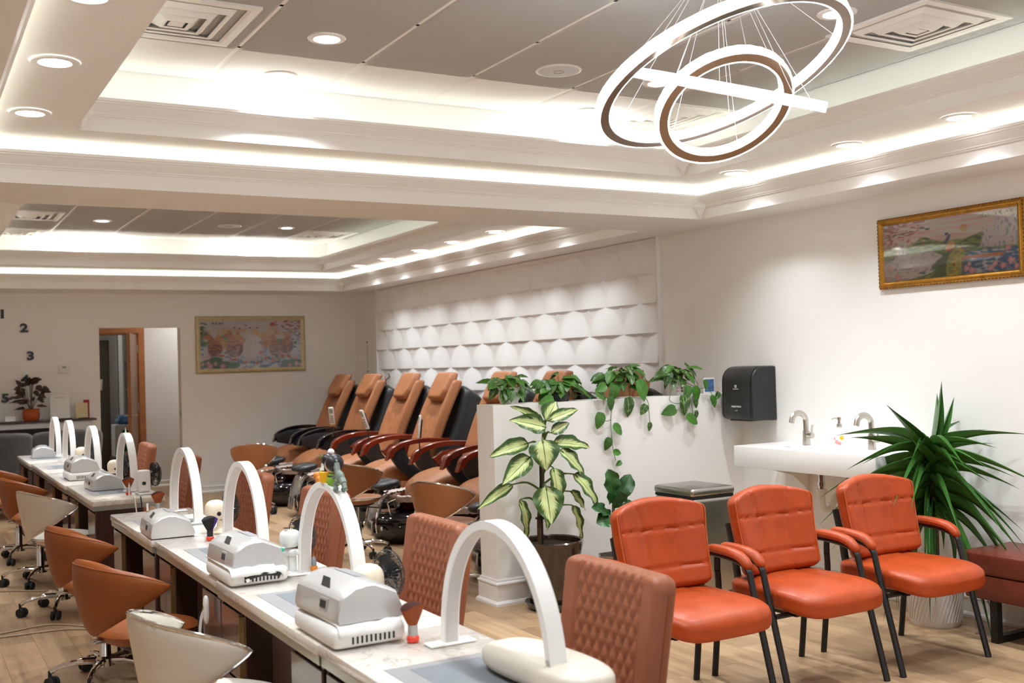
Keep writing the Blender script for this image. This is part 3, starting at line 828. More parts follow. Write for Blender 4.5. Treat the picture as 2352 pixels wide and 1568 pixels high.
def dust_box(loc, lb, kind):
    t = thing('dust_collector', lb, 'collector', loc, 0)
    MB().rbox((.105, 0, .03), (.215, .33, .058), .022, 4).build('housing', 'whiteplastic', t)
    MB().bb(.02, .19, -.13, .13, .0585, .0605).build('grille', 'greyplastic', t, 0)
    for i in range(10):
        MB().bb(.052+i*.013, .057+i*.013, -.1665, -.1645, .014, .036).build('vent_slot', 'dark', t, 0)
    for sx in (.03, .18):
        MB().cyl((sx, -.12, -.0005), (sx, -.12, .004), .01, n=10).build('foot', 'rubber', t); MB().cyl((sx, .12, -.0005), (sx, .12, .004), .01, n=10).build('foot', 'rubber', t)
    if kind == 'handle':
        h = MB().tube(crv([(.06, -.168, .022), (.075, -.176, .034), (.12, -.178, .040), (.165, -.176, .034), (.18, -.168, .026)]), .008, 8, flat=.5)
        hh = h.build('handle', 'blackleather', t)
        for x in (.06, .18): MB().cyl((x, -.166, .024), (x, -.180, .024), .007, n=10).build('rivet', 'chrome', hh)
    return t
dust_box((.98, 2.86, DT+.001), 'plain white dust collector under the towel on nearest desk', '')
dust_box((.975, 3.86, DT+.001), 'white dust collector with black leather handle straps', 'handle')
dust_box((1.03, 8.3, DT+.001), 'white dust collector with vent slots on the rear desks', 'slot')
def towel(loc, lx, ly, seed, lb, hang):
    r = random.Random(seed); t = MB()
    def fn(u, v):
        x = u*lx; y = (v-.5)*ly
        z = .004+.004*noise.noise(Vector((x*30, y*22, seed)))
        e = -y-(ly/2-hang)
        if e > 0: z -= e*.85; y = -(ly/2-hang)-e*.35-.006
        return (x, y+.006*noise.noise(Vector((x*25, seed, 3))), z)
    o = t.grid(22, 26, fn).build('towel', 'towel', None, 60)
    sd = o.modifiers.new('thick', 'SOLIDIFY'); sd.thickness = .003; sd.offset = 1
    o.location = loc; tag(o, lb, 'towel', 'towels under nail dryers'); return o
towel((.995, 2.855, DT+.060), .185, .36, 1, 'folded white paper towel draped over nearest dust collector', .034)
towel((.975, 3.85, DT+.060), .16, .365, 5, 'white paper towel hanging off the black-handled dust collector', .03)

# ---- desk fans
def make_fan(body):
    t = thing('desk_fan', 'x', 'fan')
    if body == 'box':
        MB().rbox((0, 0, .006), (.11, .10, .012), .005, 2).build('base', 'whiteplastic', t)
        MB().rbox((-.012, 0, .082), (.075, .062, .135), .014, 3).build('motor_housing', 'whiteplastic', t)
        MB().cyl((-.02, -.031, .07), (-.02, -.040, .07), .011, n=14).build('knob', 'blackplastic', t)
    else:
        MB().lathe([(0, 0), (.052, 0), (.052, .006), (.03, .014), (.014, .03), (.012, .06)], 20).build('base', 'creamplastic', t)
        MB().ball((-.02, 0, .11), (.05, .042, .05), 14, 2.6).build('motor_housing', 'creamplastic', t)
        MB().cyl((-.02, -.038, .095), (-.02, -.046, .095), .010, n=14).build('knob', 'blackplastic', t)
    cz = .118; R = .075
    cage = MB()
    for i in range(40):
        a = 2*PI*i/40; ca, sa = math.cos(a), math.sin(a)
        cage.tube([(.082, .012*ca, cz+.012*sa), (.082, .05*ca, cz+.05*sa), (.070, R*.95*ca, cz+R*.95*sa), (.055, R*ca, cz+R*sa), (.040, R*.92*ca, cz+R*.92*sa), (.034, .03*ca, cz+.03*sa)], .0011, 4)
    for rr, xx in ((R, .055), (.05, .0825), (.028, .0835)):
        cage.tube([(xx, rr*math.cos(2*PI*i/32), cz+rr*math.sin(2*PI*i/32)) for i in range(32)], .0018, 5, closed=True)
    cage.build('cage', 'blackplastic', t)
    MB().lathe([(0, .088), (.016, .086), (.018, .080)], 16, (0, 0, 0), TR(0, 0, cz) @ RY(90)).build('cap', 'blackplastic', t)
    bl = MB()
    for i in range(5):
        a = 2*PI*i/5
        def fn(u, v, a=a):
            r = .014+.048*u; b = a+(v-.5)*(.5+.45*u); return (.055+(v-.5)*.02, r*math.cos(b), cz+r*math.sin(b))
        bl.grid(5, 5, fn)
    bl.build('blades', 'charcoal', t)
    MB().cyl((.022, 0, cz), (.056, 0, cz), .018, n=14).build('hub', 'blackplastic', t)
    return t
f0 = make_fan('round'); f1 = make_fan('box')
for k, (src, x, y, dz, sc_, rz, lb) in enumerate(((f0, 1.232, 3.03, 0, .98, 12, 'cream desk fan with dark cage behind the nearest nail dryer'), (f0, 1.285, 5.02, 0, .95, 8, 'cream desk fan with dark cage inside the third arch'),
      (f0, 1.315, 7.88, 0, .95, 0, 'cream desk fan with dark cage before the doorway'), (f1, 1.32, 6.92, 0, 1.0, 5, 'white box-bodied desk fan at end of rear row'), (f0, 1.31, 9.4, 0, 1.0, 10, 'small dark-caged fan half hidden by far arch lamps'))):
    o = src if k in (0, 3) else clone(src)
    o.location = (x, y, DT+.001); o.scale = (sc_,)*3; o.rotation_euler = (0, 0, R_(rz)); o['label'] = lb; o['group'] = 'desk fans'
# spa-style white robot fan behind the toy arch
t = thing('desk_fan', 'white fan standing on a bear-like body beside the teal toy', 'fan', (1.235, 3.83, DT+.001), R_(20), 'desk fans'); t.scale = (.85, .85, .85)
MB().rbox((0, 0, .006), (.09, .075, .012), .005, 2).build('base', 'whiteplastic', t)
for sy in (-.018, .018): MB().rbox((0, sy, .045), (.03, .024, .07), .009, 3).build('leg', 'whiteplastic', t)
MB().rbox((0, 0, .092), (.05, .085, .03), .013, 3).build('body', 'whiteplastic', t)
for sy in (-.048, .048): MB().ball((0, sy, .096), .013, 10).build('paw', 'whiteplastic', t)
MB().ball((0, 0, .150), (.040, .036, .038), 14, 3.5).build('motor_housing', 'whiteplastic', t)
MB().rbox((-.02, 0, .198), (.02, .02, .003), .001, 1).build('switch', 'blackplastic', t)
for nm in ('cage', 'blades', 'hub'):
    for ch in f0.children:
        if ch.name.split('.')[0] == nm:
            o = clone(ch, parent=t); o.location = (.0, 0, .02); o.scale = (1.15, 1.15, 1.15)

# ---- powder brushes
def brush(loc, tipmat, bristmat, lb, half=None, lean=0):
    t = thing('powder_brush', lb, 'brush', loc, .4, 'powder brushes standing on the desks')
    t.rotation_euler = (R_(lean), 0, .4)
    MB().lathe([(0, 0), (.014, .0), (.017, .003), (.017, .014), (.0135, .018)], 18).build('end_cap', 'redplastic', t)
    MB().lathe([(.0135, .018), (.0135, .046)], 18).build('ferrule', 'ferrule' if half is None else 'toyblack', t)
    def fanlobe(x0, x1, m, nm):
        def fn(u, v):
            h = v; w = .012+.030*h**.8
            a = x0+(x1-x0)*u
            return a, h, w
        mb = MB(); nu, nv = 12, 8
        for side in (-1, 1):
            def g(u, v, side=side):
                a, h, w = fn(u, v); x = a*w; th = math.sqrt(max(0, 1-a*a))*(.011+.010*h)*side
                z = .044+h*(.058-.014*a*a)+(0 if h < 1 else 0)
                return (x, th, z)
            mb.grid(nu, nv, g)
        def cap(u, v):
            a = x0+(x1-x0)*u; w = .042; x = a*w; tmax = math.sqrt(max(0, 1-a*a))*.021; s = -1+2*v
            return (x, tmax*s, .044+.058-.014*a*a+.006*(1-s*s)*math.sqrt(max(0, 1-a*a)))
        mc = MB().grid(nu, 6, cap)
        b = mb.build('bristles', m, t); mc.build('bristle_tip', tipmat if half is None else m, b)
    if half is None: fanlobe(-1, 1, bristmat, 'bristles')
    else: fanlobe(-1, .35, bristmat, 'b'); fanlobe(.35, 1, half, 'b')
brush((1.198, 2.672, DT+.002), 'bristle_tip', 'bristle', 'brown powder brush with red base on the nearest desk')
brush((1.185, 4.80, DT+.002), 'bristle_black', 'bristle_black', 'black and purple powder brush with orange-red base', 'bristle_purple')
brush((1.205, 5.99, DT+.002), 'bristle_tip', 'bristle', 'brown powder brush with netted handle on the end of front row')
brush((1.222, 6.95, DT+.002), 'bristle_tip', 'bristle', 'brown powder brush beside the white box fan')
# ---- arm cushion on the nearest desk
MB().ball((0, 0, .036), (.085, .21, .036), 20, 3.2).build('arm_cushion', 'whiteleather', None)
o = bpy.data.objects['arm_cushion']; o.location = (1.305, 2.16, DT+.001); o.rotation_euler = (0, 0, R_(4)); tag(o, 'grey-beige leather arm rest cushion under the nearest arch lamp', 'cushion')
# ---- toys
t = thing('bear_toy', 'teal rubber bear-like toy sitting beside the arch lamp foot', 'toy', (1.163, 3.75, DT+.002), R_(-15))
MB().ball((0, 0, .030), (.026, .028, .031), 14).build('body', 'teal', t)
h = MB().ball((-.004, -.006, .078), (.023, .024, .026), 14).ball((-.012, -.022, .068), (.015, .015, .014), 10).build('head', 'teal', t)
MB().ball((-.018, -.036, .070), .006, 8).build('nose', 'toywhite', h)
for sx in (-1, 1):
    MB().ball((sx*.017, .004, .103), (.007, .005, .008), 8).build('ear', 'teal', h)
    MB().ball((-.004+sx*.010, -.027, .084), .0022, 6).build('eye', 'toyblack', h)
    MB().ball((sx*.022, -.014, .014), (.010, .014, .014), 10).build('leg', 'teal', t)
    MB().ball((sx*.020, -.016, .038), (.008, .010, .015), 8).build('arm', 'teal', t)
t = thing('gnome_figure', 'tiny grey-hatted figure standing on an orange block', 'figurine', (1.30, 3.76, DT+.009), R_(20))
MB().lathe([(0, 0), (.013, 0), (.013, .004)], 14).build('base', 'toywhite', t); MB().rbox((0, 0, .014), (.022, .02, .019), .004, 2).build('block', 'toyorange', t)
MB().lathe([(.009, .022), (.010, .032), (.009, .044), (.005, .054), (0, .058)], 14).build('body', 'matdark', t)
ZT = DT+.004+.345+.0115
def ontop(y): 
    s = (y-AY[1])/.272; return DT+.004+.345*(math.sqrt(max(0, 1-s*s)))**.92+.011
t = thing('dinosaur_toy', 'grey-green dinosaur toy standing on the right of the toy arch', 'toy', (1.275, AY[1]-.115, ontop(AY[1]-.10)), R_(180)); t.scale = (1.45, 1.45, 1.45)
MB().ball((0, 0, .032), (.010, .018, .015), 10, M4=RX(-25)).tube(crv([(0, .014, .028), (0, .026, .018), (0, .034, .006), (0, .042, .006)]), [.008]*8+[.0055]*8+[.003]*9, 8).build('body', 'toygrey', t)
MB().tube(crv([(0, -.010, .038), (0, -.018, .052), (0, -.022, .062)]), .008, 8).ball((0, -.034, .066), (.010, .018, .011), 10).build('head', 'toygrey', t)
for sx in (-1, 1): MB().tube(crv([(sx*.008, .004, .026), (sx*.010, -.004, .014), (sx*.010, .002, .004), (sx*.010, -.008, .002)]), .005, 8).build('leg', 'toygrey', t); MB().tube([(sx*.007, -.010, .034), (sx*.009, -.020, .028)], .0025, 6).build('arm', 'toygrey', t)
t = thing('doll_toy', 'small doll with black bobbed hair and green top on toy arch', 'toy', (1.275, AY[1]-.055, ontop(AY[1]-.055)-.001), R_(200)); t.scale = (1.45, 1.45, 1.45)
MB().lathe([(0, 0), (.014, 0), (.017, .008), (.013, .024), (.009, .028)], 14).build('body', 'toygreen', t)
MB().tube([(.0125*math.cos(2*PI*i/16), .0125*math.sin(2*PI*i/16), .021) for i in range(16)], .0025, 6, closed=True).build('belt', 'toyblack', t)
h = MB().ball((0, 0, .047), (.020, .020, .020), 14).build('head', 'skin', t); MB().ball((0, .005, .051), (.0225, .0205, .0215), 14).build('hair', 'toyblack', h)
t = thing('toy_cup', 'yellow toy tub standing at the top of the toy arch', 'toy', (1.275, AY[1]-.008, ontop(AY[1])-.001)); t.scale = (1.45, 1.45, 1.45)
MB().lathe([(0, 0), (.020, 0), (.023, .024), (.021, .026), (.019, .006)], 18).build('tub', 'toyyellow', t)
t = thing('bobble_toy', 'black-haired bobble toy with a white pompom behind toy arch top', 'toy', (1.275, AY[1]-.006, ontop(AY[1])+.0045), R_(150)); t.scale = (1.45, 1.45, 1.45)
MB().lathe([(0, 0), (.010, 0), (.010, .04)], 12).build('body', 'toyblack', t); h = MB().ball((0, 0, .048), (.016, .016, .015), 12).build('head', 'toyblack', t); MB().ball((-.006, -.008, .066), .008, 10).build('pompom', 'toywhite', h)
t = thing('toy_bottle', 'little clear green bottle on the left of toy arch top', 'toy', (1.275, AY[1]+.04, ontop(AY[1]+.04)-.001)); t.scale = (1.45, 1.45, 1.45)
MB().lathe([(0, 0), (.010, 0), (.010, .030), (.006, .036), (.006, .044)], 14).build('bottle', 'soapglass', t); 
g = MB(); rr = random.Random(4)
for i in range(14): a = rr.random()*6.28; e = .3+rr.random()*.9; g.tube([(0, 0, .04), (.012*math.cos(a)*e, .012*math.sin(a)*e, .055), (.024*math.cos(a)*e, .024*math.sin(a)*e, .06+.01*rr.random())], [.0012, .0010, .0003], 4)
g.build('plume', 'toygreen', t)
t = thing('dog_toy', 'brown toy puppy lying at the left of toy arch', 'toy', (1.275, AY[1]+.085, ontop(AY[1]+.085)-.003), R_(0)); t.scale = (1.45, 1.45, 1.45)
MB().ball((0, 0, .011), (.009, .018, .011), 10).build('body', 'toyorange', t); h = MB().ball((0, .018, .02), (.009, .010, .010), 10).build('head', 'toyorange', t); MB().ball((0, .026, .016), .005, 8).build('nose', 'toyblack', h)
t = thing('cone_toy', 'tiny white cone ornament on top of a rear arch lamp', 'toy', (1.295, AY[4], DT+.360))
MB().lathe([(0, 0), (.007, 0), (.004, .012), (.002, .03), (0, .034)], 12).build('cone', 'toywhite', t); MB().ball((0, 0, .036), .003, 8).build('tip', 'redplastic', t)
# lip balm tubes standing on desks
t = thing('glue_tube', 'white capped tube standing at the near end of rear desks', 'tube', (1.20, 6.80, DT+.001)); MB().cyl((0, 0, 0), (0, 0, .075), .005, n=12).build('tube', 'whiteplastic', t); MB().cyl((0, 0, .075), (0, 0, .088), .004, n=10).build('cap', 'silver', t)
t = thing('glue_tube', 'short white stick standing on the far end of front row', 'tube', (1.155, 6.02, DT+.001)); MB().cyl((0, 0, 0), (0, 0, .045), .006, n=12).build('tube', 'whiteplastic', t); MB().cyl((0, 0, 0), (0, 0, .004), .008, n=12).build('cap', 'brass', t)
# nail colour sample cards
for x, y, rz, lb in ((1.33, 3.56, 0, 'printed price card lying at foot of the toy arch'), (1.32, 5.66, 6, 'pink printed card lying at end of front desk row')):
    o = MB().rbox((0, 0, .0015), (.10, .16, .0022), .0008, 1).build('price_card', 'paper', None); o.location = (x, y, DT+.0005); o.rotation_euler = (0, 0, R_(rz)); tag(o, lb, 'card')
    for i in range(6): MB().bb(-.035, .035, -.06+i*.02, -.056+i*.02, .0026, .0029).build('print_line', 'flower_p', o, 0)
# ================================================================== technician stools
def stool(kind):
    t = thing('technician_stool', 'x', 'stool')           # sitter faces +X, back at -X
    um = {'tan': 'tan', 'white': 'whiteleather', 'pedi': 'tan_pedi'}[kind]; thick = .026 if kind == 'tan' else .011
    SZ = .475
    # seat: saddle pan
    def seatfn(top):
        def fn(u, v):
            a = 2*PI*u; r = v
            rx = .205+.02*math.cos(a); ry = .215-.035*math.cos(a)
            x = rx*r*math.cos(a)+.03; y = ry*r*math.sin(a)
            z = SZ+(.012*math.sin(a)**2-.016*max(0, math.cos(a))*r)*r*r
            e = math.sqrt(max(0, 1-r**6))
            return (x, y, z+.022*e if top else z-.035*e-.02*(1-r*r))
        return fn
    sb = MB().grid(28, 10, seatfn(True)).grid(28, 10, seatfn(False)).build('seat', um, t, 50)
    if kind != 'tan':
        fn = seatfn(True); MB().tube([fn(i/36, 1) for i in range(36)], .007, 8, closed=True).build('seat_rim', 'chrome', sb)
    # back shell
    A = 92
    def edge(u):
        k = abs(u)
        zt = .775-.085*k**1.6-.02*k**6; zb = .475+.19*k**1.25
        return zb, zt
    def shell(side):
        def fn(uu, vv):
            u = math.sin((uu*2-1)*PI/2)*.6+(uu*2-1)*.4; v = (1-math.cos(vv*PI))/2*.6+vv*.4
            zb, zt = edge(u)
            if zt < zb: zt = zb = (zt+zb)/2
            z = zb+(zt-zb)*v
            a = R_(A)*u
            pr = math.sqrt(max(0, 1-abs(u)**5))*math.sqrt(max(0, 1-abs(2*v-1)**4))
            r = .205+.055*(z-.47)/.3+side*thick*pr
            if kind == 'tan': r -= .022*max(0, v-.55)*(1-abs(u)**3)      # rolled top
            return (-(r)*math.cos(a)*.93+.02, r*math.sin(a), z)
        return fn
    bk = MB().grid(26, 14, shell(1)).grid(26, 14, shell(-1)).build('backrest', um, t, 60)
    if kind != 'tan':
        rim = []
        f0_ = shell(0)
        rim = [f0_(i/30, 1) for i in range(31)]+[f0_(1-i/30, 0) for i in range(1, 30)]
        MB().tube(rim, .0065, 8, closed=True).build('back_rim', 'chrome', bk)
    else:
        f0_ = shell(1.04); MB().tube([f0_(i/40, .90) for i in range(41)], .0022, 5).build('piping', 'tan_dark', bk)
    MB().rbox((.03, 0, SZ-.055), (.2, .2, .02), .006, 2).build('mounting_plate', 'blackplastic', t)
    MB().rbox((-.13, 0, .455), (.10, .05, .012), .004, 2).build('back_bracket', 'chrome_soft', t)
    MB().cyl((.03, 0, .26), (.03, 0, SZ-.06), .0145, n=16).build('piston', 'chrome', t)
    MB().lathe([(.030, .085), (.031, .09), (.0265, .10), (.0255, .27), (.020, .275)], 20, (.03, 0, 0)).build('column', 'chrome', t)
    MB().tube([(.03, 0, SZ-.065), (.03, -.1, SZ-.075), (.03, -.2, SZ-.08)], .005, 8).build('lever', 'blackplastic', t)
    MB().lathe([(.0, .075), (.044, .078), (.046, .115), (.034, .125)], 20, (.03, 0, 0)).build('hub', 'chrome', t)
    for i in range(5):
        a = 2*PI*i/5+.35; ca, sa = math.cos(a), math.sin(a)
        p = lambda r, z: (.03+r*ca, r*sa, z)
        lg = MB().tube(crv([p(.03, .103), p(.11, .108), p(.19, .098), p(.245, .076)]), [.017]*9+[.014]*8+[.0115]*8, 10).build('leg', 'chrome', t)
        cb_ = Vector(p(.248, 0)); b = a+.9+i*.7; f = Vector((math.cos(b), math.sin(b), 0)); sd = Vector((-math.sin(b), math.cos(b), 0))
        cs = MB().cyl(cb_+Vector((0, 0, .05)), cb_+Vector((0, 0, .082)), .008, n=10)
        hb = cb_+f*.014
        cs.rbox(hb+Vector((0, 0, .045)), (.045, .016, .03), .007, 2, Matrix.Rotation(b, 4, 'Z')).build('caster_fork', 'blackplastic', lg)
        for s_ in (-1, 1):
            c0 = hb+sd*s_*.010+Vector((0, 0, .027)); c1 = c0+sd*s_*.015
            MB().cyl(c0, c1, .027, n=18).build('wheel', 'rubber', lg)
    return t
st = {k: stool(k) for k in ('tan', 'white', 'pedi')}
seen = set()
def place_stool(kind, x, y, face, lb, s=1.0, grp='technician stools beside the desks'):
    o = st[kind] if kind not in seen else clone(st[kind])
    seen.add(kind); o.location = (x, y, 0); o.rotation_euler = (0, 0, R_(face)); o.scale = (s, s, s); o['label'] = lb; o['group'] = grp
place_stool('tan', .80, 4.43, 14, 'tan leather swivel stool in front, largest of the tan stools')
place_stool('tan', .815, 5.50, 8, 'tan leather swivel stool tucked behind the largest tan stool')
place_stool('tan', .83, 8.37, 10, 'tan leather swivel stool behind the rear white stool')
place_stool('tan', .79, 9.5, 14, 'tan leather stool at left picture edge, farthest of the row')
place_stool('white', .845, 7.27, 16, 'white leather stool with chrome rim beside the rear desks')
place_stool('white', .80, 3.31, 10, 'white leather stool with chrome rim at bottom edge, nearest stool')

# ================================================================== quilted customer chairs (facing -X: toward the desks)
def make_cust():
    t = thing('quilted_chair', 'x', 'chair')          # local front = -Y
    W, H = .46, .50
    def gr(x, z):
        q = 0
        if abs(x) < .145:
            a = (x/.0195+z/.036)*PI; b = (x/.0195-z/.036)*PI
            q = .008*(1-min(abs(math.sin(a/2)), abs(math.sin(b/2)))**.5)
        d = abs(abs(x)-.150)
        if d < .007: q = max(q, .007*(1-d/.007))
        return q
    hw = lambda z: .228-.012*(1-z/H)-(.045-math.sqrt(max(0, .045**2-max(0, z-(H-.045))**2)))
    mb = MB(); mb.T = TR(0, .17, .42) @ RX(-9)
    mb.pad(W, H, .075, 96, 96, gr, hw, lambda x, z: -.015*(x/.23)**2, ex=.10, back=.45)
    bk = mb.build('backrest', 'cust', t, 60)
    e = MB(); e.T = TR(0, .17, .42) @ RX(-9)
    for s in (-1, 1):
        e = MB(); e.T = TR(0, .17, .42) @ RX(-9)
        e.tube([(s*hw(z*H)*.985, .0-.015, z*H) for z in [i/20 for i in range(20)]], .004, 6)
        e.build("piping", "cust_edge", bk)
    s_ = MB().ball((0, .005, .43), (.235, .21, .055), 22, 5).build('seat', 'cust', t)
    MB().rbox((0, .01, .375), (.40, .34, .02), .006, 1).build('seat_frame', 'blackmetal', t)
    for sx in (-1, 1):
        for sy in (-1, 1): MB().tube([(sx*.17, .01+sy*.14, .38), (sx*.20, .02+sy*.18, 0)], [.014, .011], 10).build('leg', 'blackmetal', t)
    return t
cu = make_cust()
for k, (x, y, rz, lb) in enumerate(((1.49, 2.44, -90, 'quilted tan chair in front right, nearest and out of focus'), (1.49, 3.57, -90, 'quilted tan chair between the two nearest arch lamps'),
        (1.50, 4.80, -87, 'quilted tan chair seen through the toy-topped arch lamp'), (1.50, 5.93, -88, 'quilted tan chair seen through the third arch lamp'),
        (1.51, 7.55, -92, 'quilted tan chair standing before the white door jamb'), (1.51, 9.0, -92, 'farthest quilted tan chair before the open wooden door'))):
    o = cu if k == 0 else clone(cu)
    o.location = (x, y, 0); o.rotation_euler = (0, 0, R_(rz)); o['label'] = lb; o['group'] = 'quilted customer chairs along the desks'

# ================================================================== orange waiting chairs (local front = -Y)
def make_guest():
    t = thing('waiting_chair', 'x', 'chair')
    def capsule(p): return p
    # seat cushion with waterfall front
    mb = MB().ball((0, -.06, .415), (.262, .272, .052), 30, 5)
    for q in mb.v:
        f = max(0, -.16-q.y)
        q.z -= 1.0*f*f
        if q.z > .43: q.z += .010*(1-(q.x/.26)**2)-.010*math.exp(-((abs(q.x)-.11)/.014)**2)*(1 if -.25 < q.y < .1 else 0)-.006*math.exp(-((q.y-.02)/.012)**2)
    seat = mb.build('seat', 'orange', t, 60)
    def rim(z, k):
        out = []
        for i in range(64):
            a = 2*PI*i/64; ca, sa = math.cos(a), math.sin(a)
            L = (abs(ca)**5+abs(sa)**5)**.2; x = .262*ca/L*k; y = -.06+.272*sa/L*k
            f = max(0, -.16-y); out.append((x, y, z-1.0*f*f))
        return out
    MB().tube(rim(.440, .975), .0038, 6, closed=True).build('piping', 'orange_pipe', seat); MB().tube(rim(.388, .975), .0038, 6, closed=True).build('piping', 'orange_pipe', seat)
    # back
    H = .41
    hw = lambda z: (.225+.025*z/H)-(.055-math.sqrt(max(0, .055**2-max(0, z-(H-.055))**2)))-(.04-math.sqrt(max(0, .04**2-max(0, .04-z)**2)))
    def gr(x, z):
        g = 0
        def ln(d, w=.0065, k=.009): return k*math.exp(-(d/w)**2)
        g += ln(z-.262); g += ln(z-.095)
        if .095 < z < .262: g += ln(abs(x)-.088)
        elif z >= .262: g += ln(abs(x)-(.082+.05*(z-.262)/.15))
        else: g += ln(abs(x)-.088)*.8
        return g
    bd = lambda x, z: -.055*(x/.25)**2+.012*math.sin(z/H*PI)
    T0 = TR(0, .125, .465) @ RX(-13)
    mb = MB(); mb.T = T0; mb.pad(.5, H, .085, 44, 44, gr, hw, bd, ex=.16, back=.4, arch=.045)
    bk = mb.build('backrest', 'orange', t, 60)
    pp = MB(); pp.T = T0
    loop = []
    for i in range(26): z = .03+(H-.06)*i/25; loop.append((hw(z)*.97, bd(hw(z), z)-.030, z-.045*(z/H)*.9))
    for i in range(1, 24):
        u = 1-2*i/24; x = u*hw(H*.93); loop.append((x, bd(x, H)-.030, H-.02-.045*u*u+.004*(1-u*u)))
    for i in range(26): z = .03+(H-.06)*(1-i/25); loop.append((-hw(z)*.97, bd(hw(z), z)-.030, z-.045*(z/H)*.9))
    for i in range(1, 20): u = -1+2*i/20; x = u*hw(.03); loop.append((x, bd(x, 0)-.028, .012+.016*u*u))
    pp.tube(loop, .0038, 6, closed=True).build('piping', 'orange_pipe', bk)
    for sx in (-1, 1):
        # arm + front leg in one bent tube, pad on top
        P = crv([(sx*.292, .20, .50), (sx*.292, .195, .565), (sx*.292, .165, .592), (sx*.292, .05, .590), (sx*.292, -.045, .578), (sx*.292, -.095, .55), (sx*.292, -.12, .47), (sx*.292, -.25, .0)], 7)
        MB().tube(P, .0165, 10, flat=.8).build('front_leg', 'blackmetal', t)
        ap = crv([(sx*.292, .165, .613), (sx*.292, .10, .617), (sx*.292, .0, .612), (sx*.292, -.06, .596), (sx*.292, -.105, .558)], 7)
        n_ = len(ap); mbp = MB().tube(ap, [.022*math.sqrt(max(.05, 1-abs(2*i/(n_-1)-1)**6)) for i in range(n_)], 12, flat=1.25)
        mbp.build('armrest_pad', 'orange', t)
        MB().tube(crv([(sx*.292, .20, .50), (sx*.275, .215, .40), (sx*.275, .235, .2), (sx*.275, .26, 0)], 5), .0165, 10, flat=.8).build('rear_leg', 'blackmetal', t)
        MB().tube(crv([(sx*.185, .10, .36), (sx*.185, .165, .40), (sx*.185, .185, .47), (sx*.185, .20, .56), (sx*.185, .235, .70)], 6), .026, 8, flat=.28).build('back_support', 'blackmetal', t)
        MB().bb(sx*.185-.015, sx*.185+.015, -.2, .18, .345, .362).build('seat_rail', 'blackmetal', t, 0)
    for y in (-.165, .15): MB().tube([(-.29, y, .352), (.29, y, .352)], .012, 8).build('crossbar', 'blackmetal', t)
    return t
g0 = make_guest()
for k, (x, y, rz, lb) in enumerate(((2.885, 3.63, 0, 'orange leather waiting chair on the left beside the partition plants'), (3.545, 3.63, 0, 'orange leather waiting chair in the middle of three'),
        (4.235, 3.62, -1, 'orange leather waiting chair on the right under the sink'), (2.82, 1.55, -90, 'orange armchair at bottom right corner, only its armrest showing'))):
    o = g0 if k == 0 else clone(g0)
    o.location = (x, y, 0); o.rotation_euler = (0, 0, R_(rz)); o['label'] = lb; o['group'] = 'orange waiting chairs'
# bench by the right wall
t = thing('bench', 'dark reddish-brown leather bench by the right wall', 'bench', (0, 0, 0))
MB().rbox((4.93, 3.0, .395), (.40, 1.32, .115), .018, 3).build('seat_cushion', 'bench', t)
MB().rbox((4.93, 3.0, .275), (.39, 1.30, .125), .012, 2).build('seat_box', 'bench', t)
for y in (3.5, 2.5):
    MB().bb(4.755, 4.795, y-.02, y+.02, .0, .213).build('leg', 'blackmetal', t, 0); MB().bb(5.06, 5.10, y-.02, y+.02, 0, .213).build('leg', 'blackmetal', t, 0)
    MB().bb(4.795, 5.06, y-.02, y+.02, 0, .035).build('skid', 'blackmetal', t, 0)

